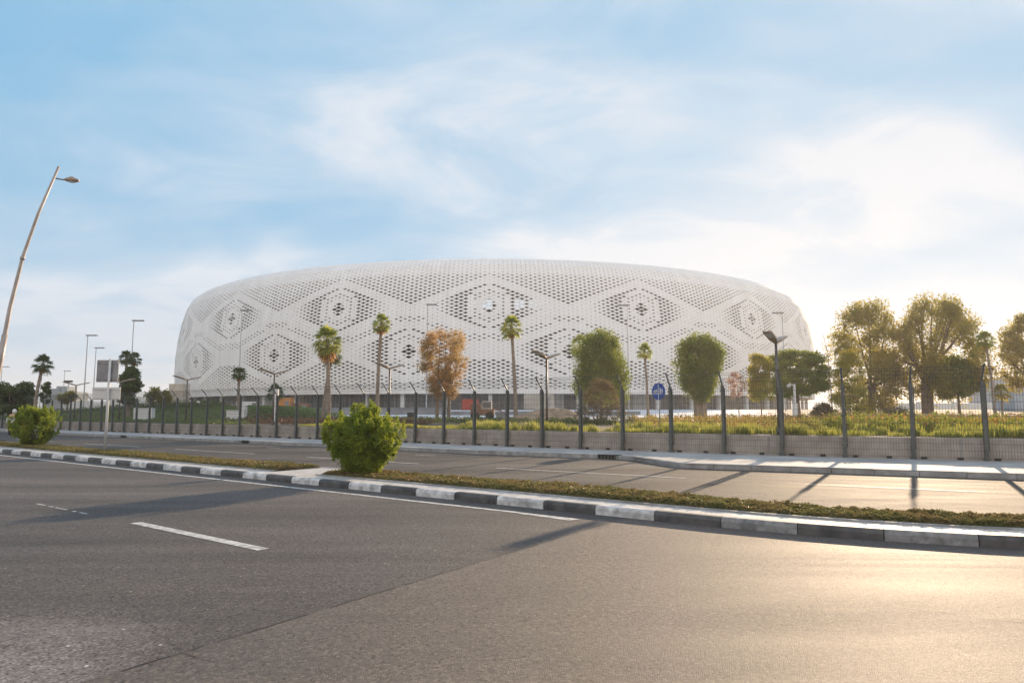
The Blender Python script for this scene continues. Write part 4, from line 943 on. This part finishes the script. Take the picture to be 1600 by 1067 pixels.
for s_ in (-1, 1):
    b = len(V); V += [(-.13, .19*s_, 1.38), (.05, .28*s_, 1.18), (.26, .31*s_, 1.07), (.35, .31*s_, 1.04)]; E += [(2, b), (b, b+1), (b+1, b+2), (b+2, b+3)]; Rd += [.065, .05, .038, .035]
    b = len(V); V += [(-.26, .11*s_, .90), (.12, .2*s_, .80), (-.05, .2*s_, .42), (-.06, .2*s_, .33), (.08, .21*s_, .31)]; E += [(0, b), (b, b+1), (b+1, b+2), (b+2, b+3), (b+3, b+4)]; Rd += [.10, .075, .05, .045, .04]
skin_body('body', V, E, Rd, M['skin'], pr_, 2)
V2 = [(-.3, 0, .95), (-.24, 0, 1.12), (-.14, 0, 1.36), (-.10, 0, 1.43)]; E2 = [(0, 1), (1, 2), (2, 3)]; R2 = [.165, .155, .175, .09]
for s_ in (-1, 1): b = len(V2); V2 += [(-.13, .19*s_, 1.38), (.05, .28*s_, 1.18), (.22, .31*s_, 1.08)]; E2 += [(2, b), (b, b+1), (b+1, b+2)]; R2 += [.08, .062, .048]
skin_body('jacket', V2, E2, R2, M['tan_cloth'], pr_, 2)
V3 = [(-.3, 0, .93)]; E3 = []; R3 = [.16]
for s_ in (-1, 1): b = len(V3); V3 += [(-.26, .11*s_, .90), (.12, .2*s_, .80), (-.05, .2*s_, .44)]; E3 += [(0, b), (b, b+1), (b+1, b+2)]; R3 += [.115, .088, .062]
skin_body('trousers', V3, E3, R3, M['dark_cloth'], pr_, 2)
m = MB(); m.ell((-.03, 0, 1.63), (.15, .13, .15), 16, 10); hm = m.build('helmet', M['white'], pr_)
m = MB(); m.ell((.035, 0, 1.62), (.10, .11, .07), 14, 8); m.build('visor', M['black'], hm)

# ------------------------------------------------------------------ stadium
SC = (-4.68, 234.95); SZ = 2.0
stad = empty('stadium', (SC[0], SC[1], SZ), label='huge round white stadium with a perforated diamond patterned facade', cat='stadium')
prof = np.array([(99.2, 5.5), (99.8, 8.5), (100, 12), (100, 16), (99.6, 21), (98.8, 26), (97.8, 29.6), (96.8, 31.7), (95.4, 32.9), (93.4, 33.5)])
# smooth profile by arclength
seg_ = np.linalg.norm(np.diff(prof, axis=0), axis=1); arc = np.concatenate([[0], np.cumsum(seg_)])
DJ = .37; NJ = int(arc[-1]/DJ); NK = 660; DPH = 2*pi/NK
def prof_at(s): return np.interp(s, arc, prof[:, 0]), np.interp(s, arc, prof[:, 1])
JL, JU = 22, 47; K0 = int(round((-1.6)/(360/NK)))   # column of the central upper eye
if (K0+JU) % 2 == 0: K0 += 1
def eye(i, j):
    i, j = abs(i), abs(j)
    if i == 0: return {1: .72, 3: .72, 7: .36, 9: .38}.get(j)
    if i == 1: return {0: .70, 2: .36, 6: .2, 8: .36, 12: .50}.get(j)
    if i == 2: return {5: .34, 7: .36, 11: .50}.get(j)
    if i == 3: return {0: .36, 2: .34, 4: .36, 6: .36, 10: .52}.get(j)
    if i == 4 and j in (7, 9): return .53
    if i == 4: return None
    if i+j <= 13 and i >= 5:
        return .55 if i <= 7 else .55-.075*(i-7)
    return None
def size(k, j):
    q = (k-K0+17) % 34 - 17           # column offset from the nearest upper eye
    ql = (k-K0) % 34 - 17             # from the nearest lower eye
    a = eye(q, j-JU)
    if a: return a*1.12
    a = eye(ql, j-JL)
    if a: return a*1.12
    su = abs(q)+abs(j-JU); sl_ = abs(ql)+abs(j-JL); ju = j-JU; jl = j-JL
    if ju > 0 or (ju > -6):
        if su >= 19 and su < 60 and ju <= 18 and ju > -5 and sl_ > 23 and (ju > 0 or abs(q) > 13):
            if abs(q) > 13 and ju < 3 and su < 19: return .13
            return .56 - .010*max(0, ju-2)
        if 19 <= ju <= 21: return .30 - .05*(ju-19)
        if ju > 21: return .22
    if jl < -4 and su > 23 and sl_ >= 19:
        return max(.30, .54 - .014*max(0, -jl-8))
    if jl < -18: return .26
    # zig-zag double line
    if sl_ in (19, 21) and ju <= -10 and jl >= 6 and jl <= 19: return .42
    if jl in (17, 18, 19) and abs(ql) <= 3: return .42
    if ju in (-16, -17, -18) and abs(q) <= 4: return .42
    return .18
V = []; Fq = []; vid = {}
def pos_kj(k, j, inward=0.0):
    r, z = prof_at(j*DJ); th = k*DPH + radians(1.14); r -= inward
    return (r*sin(th), -r*cos(th), z-SZ)
def vget(k, j):
    key = (k % NK, j)
    if key not in vid: vid[key] = len(V); V.append(pos_kj(k, j))
    return vid[key]
for j in range(0, NJ+1):
    for k in range(-NK//2, NK//2):
        if (k+j) % 2 == (K0+JU) % 2:    # hole centre parity: (K0+1, JU) is a hole, (K0, JU+1) is a hole
            continue
        cor = []
        jb, jt = max(0, j-1), min(NJ, j+1)
        cs_ = [(k-1, j), (k, jb), (k+1, j), (k, jt)]
        if j == 0 or j == NJ:
            pts4 = [cs_[0], cs_[2], cs_[3]] if j == 0 else [cs_[0], cs_[1], cs_[2]]
            Fq.append([vget(*p) for p in pts4]+[-1]); continue
        s = size(k, j); back = abs(((k - K0 + NK//2) % NK) - NK//2) > 190
        if back and s < .2:
            Fq.append([vget(*p) for p in cs_]); continue
        s *= 1.0; b = len(V)
        hp = [(k-s*1.0, j), (k, j-s*1.06), (k+s*1.0, j), (k, j+s*1.06)]
        for p in hp: V.append(pos_kj(*p))
        for p in hp: V.append(pos_kj(*p, inward=.30))
        c4 = [vget(*p) for p in cs_]
        for a in range(4):
            c = (a+1) % 4; Fq.append([c4[a], c4[c], b+c, b+a]); Fq.append([b+a, b+c, b+4+c, b+4+a])
quads = [f for f in Fq if f[3] != -1]
np_mesh('facade', np.array(V), np.array(quads), M['shell'], stad)
# plain edge rings: bottom hem, top hem
def ring(name, pr, mat, n=220, mats=None, midf=None, parent=stad, a0=0, a1=2*pi, smooth=True):
    m = MB(); kk = len(pr)
    for i in range(n+1):
        th = a0+(a1-a0)*i/n
        for (r, z) in pr: m.v.append((r*sin(th), -r*cos(th), z-SZ))
    for i in range(n):
        for j in range(kk-1):
            m.f.append((i*kk+j, (i+1)*kk+j, (i+1)*kk+j+1, i*kk+j+1)); m.m.append(midf(i, j) if midf else 0); m.sm.append(smooth)
    return m.build(name, mats or mat, parent)
ring('bottom_hem', [(98.2, 5.15), (99.35, 5.15), (99.4, 5.9), (99.15, 5.95), (98.2, 5.6), (98.2, 5.15)], M['shell'], smooth=False)
ring('roof', [(94.2, 33.2), (93.8, 33.6), (92.6, 33.85), (80, 34.8), (62, 34.0), (60, 33.2), (90, 32.8), (93, 33.2)], M['shell'], smooth=False)
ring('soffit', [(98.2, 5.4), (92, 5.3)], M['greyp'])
# dark inner drum with a slot that looks through to the sky
sl0, sl1 = radians(-2.2), radians(7.0)
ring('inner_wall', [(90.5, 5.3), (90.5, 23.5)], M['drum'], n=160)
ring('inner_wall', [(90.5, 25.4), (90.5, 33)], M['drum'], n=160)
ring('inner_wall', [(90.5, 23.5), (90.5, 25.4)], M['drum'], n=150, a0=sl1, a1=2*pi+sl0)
# fins divide the slot
for a_ in (.6, 1.9, 3.0, 5.0):
    th = radians(a_); m = MB(); m.box((90.5*sin(th), -90.5*cos(th), 24.45-SZ), (.8, .3, 1.9), rz=th); m.build('slot_fin', M['drum'], stad)
# ground floor
rr = random.Random(5)
cols_ = [M['glass'], M['beige'], M['greyp'], M['white']]
def gf(i, j):
    return rr.choices([0, 1, 2, 3], [5, 3, 4, 1])[0] if True else 0
ring('concourse_wall', [(93, 0.0), (93, 5.4)], None, n=150, mats=cols_, midf=gf, smooth=False)
m = MB()
for a_ in np.arange(-70, 70, .72):
    th = radians(a_); m.box((92.9*sin(th), -92.9*cos(th), 2.7), (.10, .25, 5.3), rz=th)
for z_ in (1.1, 3.0):
    for a_ in np.arange(-70, 70, 1.44): th = radians(a_+.72); m.box((92.92*sin(th), -92.92*cos(th), z_), (2.3, .12, .10), rz=th)
m.build('mullions', M['galv'], stad)
for a_ in np.arange(-62, 64, 5.2):
    th = radians(a_ + rr.uniform(-.4, .4)); m = MB(); m.box((97.2*sin(th), -97.2*cos(th), 1.55), (.75, .75, 3.3), rz=th, bev=.04); m.build('column', M['white'], stad)
# ------------------------------------------------------------------ stone block, service things, plaza pieces
def place(px_, base, Y): a_ = at(px_, base, Y); return (a_[0], Y, T(a_[0], Y))
b0 = place(279, 632, 118); r = empty('stone_block', b0, label='square beige stone gate block at the left foot of the stadium', cat='building')
hz_ = at(279, 600, 118)[2]-b0[2]; m = MB(); m.box((0, 0, hz_/2), (2.45, 2.4, hz_), bev=.05)
for i in range(1, 5): m.box((0, -1.205, hz_*i/5), (2.40, .03, .04))
m.build('block', M['stone'], r); m = MB(); m.box((.15, -1.24, hz_*.55), (.9, .03, .7)); m.build('plaque', M['beige'], r)
for i, (px0, px1, tp, bs, Y, lab) in enumerate([(170, 268, 622, 636, 125, 'long low white wall left of the beige stone block'), (100, 172, 628, 636, 130, 'low white wall far behind the sign pole'), (1380, 1545, 630, 650, 100, 'long white wall behind the tall trees at the right')]):
    a_ = at(px0, tp, Y); c_ = at(px1, tp, Y); gz = T((a_[0]+c_[0])/2, Y); H = a_[2]-gz; r = empty('boundary_wall', ((a_[0]+c_[0])/2, Y, gz), label=lab, cat='wall')
    m = MB(); m.box((0, 0, H/2), (c_[0]-a_[0], .4, H)); 
    n_ = int((c_[0]-a_[0])/4)
    for k_ in range(n_+1): m.box((-(c_[0]-a_[0])/2+(c_[0]-a_[0])*k_/n_, -.1, H/2+.1), (.5, .5, H+.2))
    m.build('wall_body', M['white'], r)
a_ = at(1545, 592, 150); c_ = at(1700, 592, 150); gz = T(a_[0], 150); H = a_[2]-gz
r = empty('building', ((a_[0]+c_[0])/2, 150, gz), label='pale blue grey shed like building at the right edge', cat='building'); W_ = c_[0]-a_[0]
m = MB(); m.box((0, 0, H/2), (W_, 14, H)); m.build('wall', M['bluegrey'], r); m = MB(); m.box((0, -7.1, H*.97), (W_+.4, .3, .3)); m.box((0, 0, H+.05), (W_+.6, 14.6, .12)); m.build('roof', M['greyp'], r)
for k_ in range(5): m = MB(); m.box((-W_/2+2+k_*4.2, -7.03, 2.4), (1.6, .1, 1.4)); m.build('window', M['glass'], r)
a_ = at(1566, 612, 85); c_ = at(1625, 612, 85); gz = T(a_[0], 85); H = a_[2]-gz
r = empty('building', ((a_[0]+c_[0])/2, 85, gz), label='low white speckled block in front of the blue grey building', cat='building'); W_ = c_[0]-a_[0]
m = MB(); m.box((0, 0, H/2), (W_, 4, H), bev=.06)
for i_ in range(6):
    for k_ in range(3): m.box((-W_/2+.5+i_*.75, -2.02, .5+k_*.8), (.3, .06, .3))
m.build('wall', M['bluegrey'], r)
# distant hazy building left
a_ = at(84, 598, 260); c_ = at(126, 598, 260); r = empty('building', ((a_[0]+c_[0])/2, 260, 2), label='hazy grey stepped building far away at the left', cat='building')
m = MB(); H = at(84, 612, 260)[2]-2; m.box((0, 0, H/2), (c_[0]-a_[0], 10, H)); m.box((0, 0, H+1), (4, 6, 2)); m.box((-2.5, 0, H+.5), (4, 7, 1.2)); m.build('wall', M['hillside'], r)
# low plaza walls
for i, (px0, px1, y0, Y, h_, lab) in enumerate([(330, 700, 0, 74, .35, 'low grey kerb wall across the white plaza, left part'), (700, 1000, 0, 82, .35, 'low grey kerb wall across the white plaza, right part'), (420, 620, 0, 58, .22, 'lower kerb wall at the near edge of the plaza')]):
    a_ = at(px0, 640, Y+5); c_ = at(px1, 640, Y-3); p0 = np.array(a_[:2]); p1 = np.array(c_[:2]); d_ = p1-p0; L_ = np.linalg.norm(d_); mid = (p0+p1)/2
    r = empty('plaza_wall', (mid[0], mid[1], T(*mid)), rz=atan2(d_[1], d_[0]), label=lab, cat='wall'); m = MB(); m.box((0, 0, 0), (L_, .4, h_*2), bev=.02); m.box((0, 0, h_+.03), (L_+.1, .5, .06)); m.build('wall_body', M['greyp'], r)
# sand mound
b0 = place(852, 664, 47.5); n_ = 40; Vm = []; Fm = []
for i in range(n_+1):
    for j in range(n_+1):
        x_ = (i/n_-.5)*7; y_ = (j/n_-.5)*5; q = sqrt((x_/3.3)**2+(y_/2.3)**2); h = .95*max(0, 1-q)**.8 + .35*max(0, 1-sqrt(((x_-1.5)/1.6)**2+((y_+.5)/1.4)**2))
        h += .05*sin(x_*5+y_*3)*max(0, 1-q)+.04*sin(x_*9-y_*7)*max(0, 1-q); Vm.append((x_, y_, h-.03)); 
for i in range(n_):
    for j in range(n_): Fm.append((i*(n_+1)+j, (i+1)*(n_+1)+j, (i+1)*(n_+1)+j+1, i*(n_+1)+j+1))
o = np_mesh('sand_mound', np.array(Vm), np.array(Fm), M['mound'], smooth=True, label='heap of tan sand right of the leaning palm', cat='mound'); o.location = b0
# small loader on the plaza
b0 = place(754, 655, 56); r = empty('loader', b0, label='small brown construction machine parked on the white plaza', cat='machine')
m = MB(); m.box((0, 0, .62), (1.9, 1.1, .5), bev=.05); m.box((-.55, 0, 1.0), (.8, 1.0, .5), bev=.05); m.build('body', M['brownpaint'], r)
m = MB(); m.box((.35, 0, 1.15), (.8, .9, .75), bev=.04); m.build('cab', M['beige'], r); m = MB(); m.box((.35, -.46, 1.22), (.62, .02, .45)); m.build('cab_window', M['glass'], r)
for x_, y_ in ((-.6, -.58), (.6, -.58), (-.6, .58), (.6, .58)): m = MB(); m.tube([(x_, y_-.11, .34), (x_, y_+.11, .34)], .34, 16); m.build('wheel', M['black'], r)
m = MB(); m.tube([(.8, 0, .9), (1.5, 0, .75), (1.9, 0, .25)], .06, 6); m.build('boom', M['brownpaint'], r); m = MB(); m.box((2.0, 0, .18), (.4, 1.0, .3), ry=.4, bev=.03); m.build('bucket', M['black'], r)
m = MB(); m.box((0, 0, .06), (3.4, 1.2, .10), bev=.01); 
for k_ in range(4): m.box((-1.5+k_, 0, .16), (.12, 1.2, .10))
m.build('plank_stack', M['brownpaint'], label='flat stack of dark planks on the plaza left of the construction machine', cat='planks').location = place(716, 654, 57)
for (px_, bs, Y, w_, h_, mt, nm, ct, lab) in [(225, 650, 56, 1.5, 1.0, 'white', 'utility_box', 'cabinet', 'small white utility cabinet on the green bank'), (369, 658, 51, 1.3, .75, 'white', 'stone_bench', 'bench', 'white stone block bench at the edge of the bank, lower and longer'), (379, 658, 52, .45, 1.05, 'white', 'utility_box', 'cabinet', 'upright white box at the right end of the stone bench'),
        (783, 660, 47, .7, .6, 'greyp', 'sack_pile', 'sacks', 'small grey white pile of sacks left of the leaning palm'), (643, 652, 68, .8, .55, 'black', 'utility_box', 'cabinet', 'small dark box alone on the white plaza')]:
    b0 = place(px_, bs, Y); r = empty(nm, b0, label=lab, cat=ct); m = MB(); m.box((0, 0, h_/2), (w_, .5, h_), bev=.03); m.box((0, 0, h_+.02), (w_+.06, .56, .05), bev=.01); m.box((0, 0, .03), (w_+.08, .58, .06)); m.build('body', M[mt], r)
    if nm == 'utility_box': m = MB(); m.box((0, -.262, h_/2), (w_*.85, .015, h_*.8)); m.build('door', M[mt], r)
# bushes (red) as a low planter near the loader
# vans and containers under the stadium edge
def van(px_, Y, mt, lab, L_=5.0, H_=2.1):
    b0 = place(px_, 640, Y); r = empty('van', b0, label=lab, cat='van')
    m = MB(); 
    pr_ = [(-L_/2, .35), (-L_/2, H_-.1), (-L_/2+.12, H_), (L_*.26, H_), (L_*.36, H_*.62), (L_/2-.05, H_*.52), (L_/2, .4)]
    b = len(m.v)
    for y_ in (-.95, .95):
        for p in pr_: m.v.append((p[0], y_, p[1]))
    k_ = len(pr_)
    for i in range(k_): j = (i+1) % k_; m.f.append((i, j, k_+j, k_+i)); m.m.append(0); m.sm.append(False)
    m.f.append(tuple(range(k_))[::-1]); m.f.append(tuple(range(k_, 2*k_))); m.m += [0, 0]; m.sm += [False, False]
    m.build('body', M[mt], r)
    m = MB(); m.box((L_*.22, -.96, H_*.76), (L_*.16, .02, H_*.26)); m.box((L_*.315, 0, H_*.80), (.03, 1.6, H_*.34), ry=-.5); m.build('window', M['glass'], r)
    for x_ in (-L_*.3, L_*.32):
        for y_ in (-.85, .85): m = MB(); m.tube([(x_, y_-.1, .35), (x_, y_+.1, .35)], .35, 16); m.build('wheel', M['black'], r)
    return r
van(391, 126, 'white', 'white van parked under the left edge of the stadium', 4.6); van(350, 127, 'brownpaint', 'dark red van parked left of the white van under the stadium', 4.8, 1.9)
for i, (px_, Y, mt, w_, h_, lab) in enumerate([(443, 128, 'orange', 3.2, 2.6, 'orange and yellow site container under the stadium'), (735, 126, 'redpaint', 3.0, 1.9, 'dark red container under the middle of the stadium'), (842, 126, 'beige', 5.5, 2.8, 'beige container under the stadium right of the leaning palm'), (470, 127, 'brownpaint', 3, 1.6, 'low brown container next to the orange one')]):
    b0 = place(px_, 640, Y); r = empty('container', b0, label=lab, cat='container'); m = MB(); m.box((0, 0, h_/2+.1), (w_, 2.2, h_), bev=.04)
    for k_ in range(int(w_/.35)): m.box((-w_/2+.2+k_*.35, -1.12, h_/2+.1), (.12, .06, h_*.86))
    m.build('body', M[mt], r); m = MB(); m.box((w_*.3, -1.16, h_*.45), (.7, .05, h_*.75)); m.build('door', M['greyp'], r)
# ------------------------------------------------------------------ air
mb = MB(); mb.box((0, 450, 29), (2640, 2140, 62)); hz_o = mb.build('haze', [], kind='stuff')
hm_ = bpy.data.materials.new('haze'); hm_.use_nodes = True; hn = hm_.node_tree; hn.nodes.clear()
pv = hn.nodes.new('ShaderNodeVolumePrincipled'); pv.inputs['Density'].default_value = .0005; pv.inputs['Anisotropy'].default_value = .40; pv.inputs['Color'].default_value = (.96, .95, .94, 1)
ho = hn.nodes.new('ShaderNodeOutputMaterial'); hn.links.new(pv.outputs[0], ho.inputs['Volume']); hz_o.data.materials.append(hm_)
print('objects', len(bpy.data.objects))
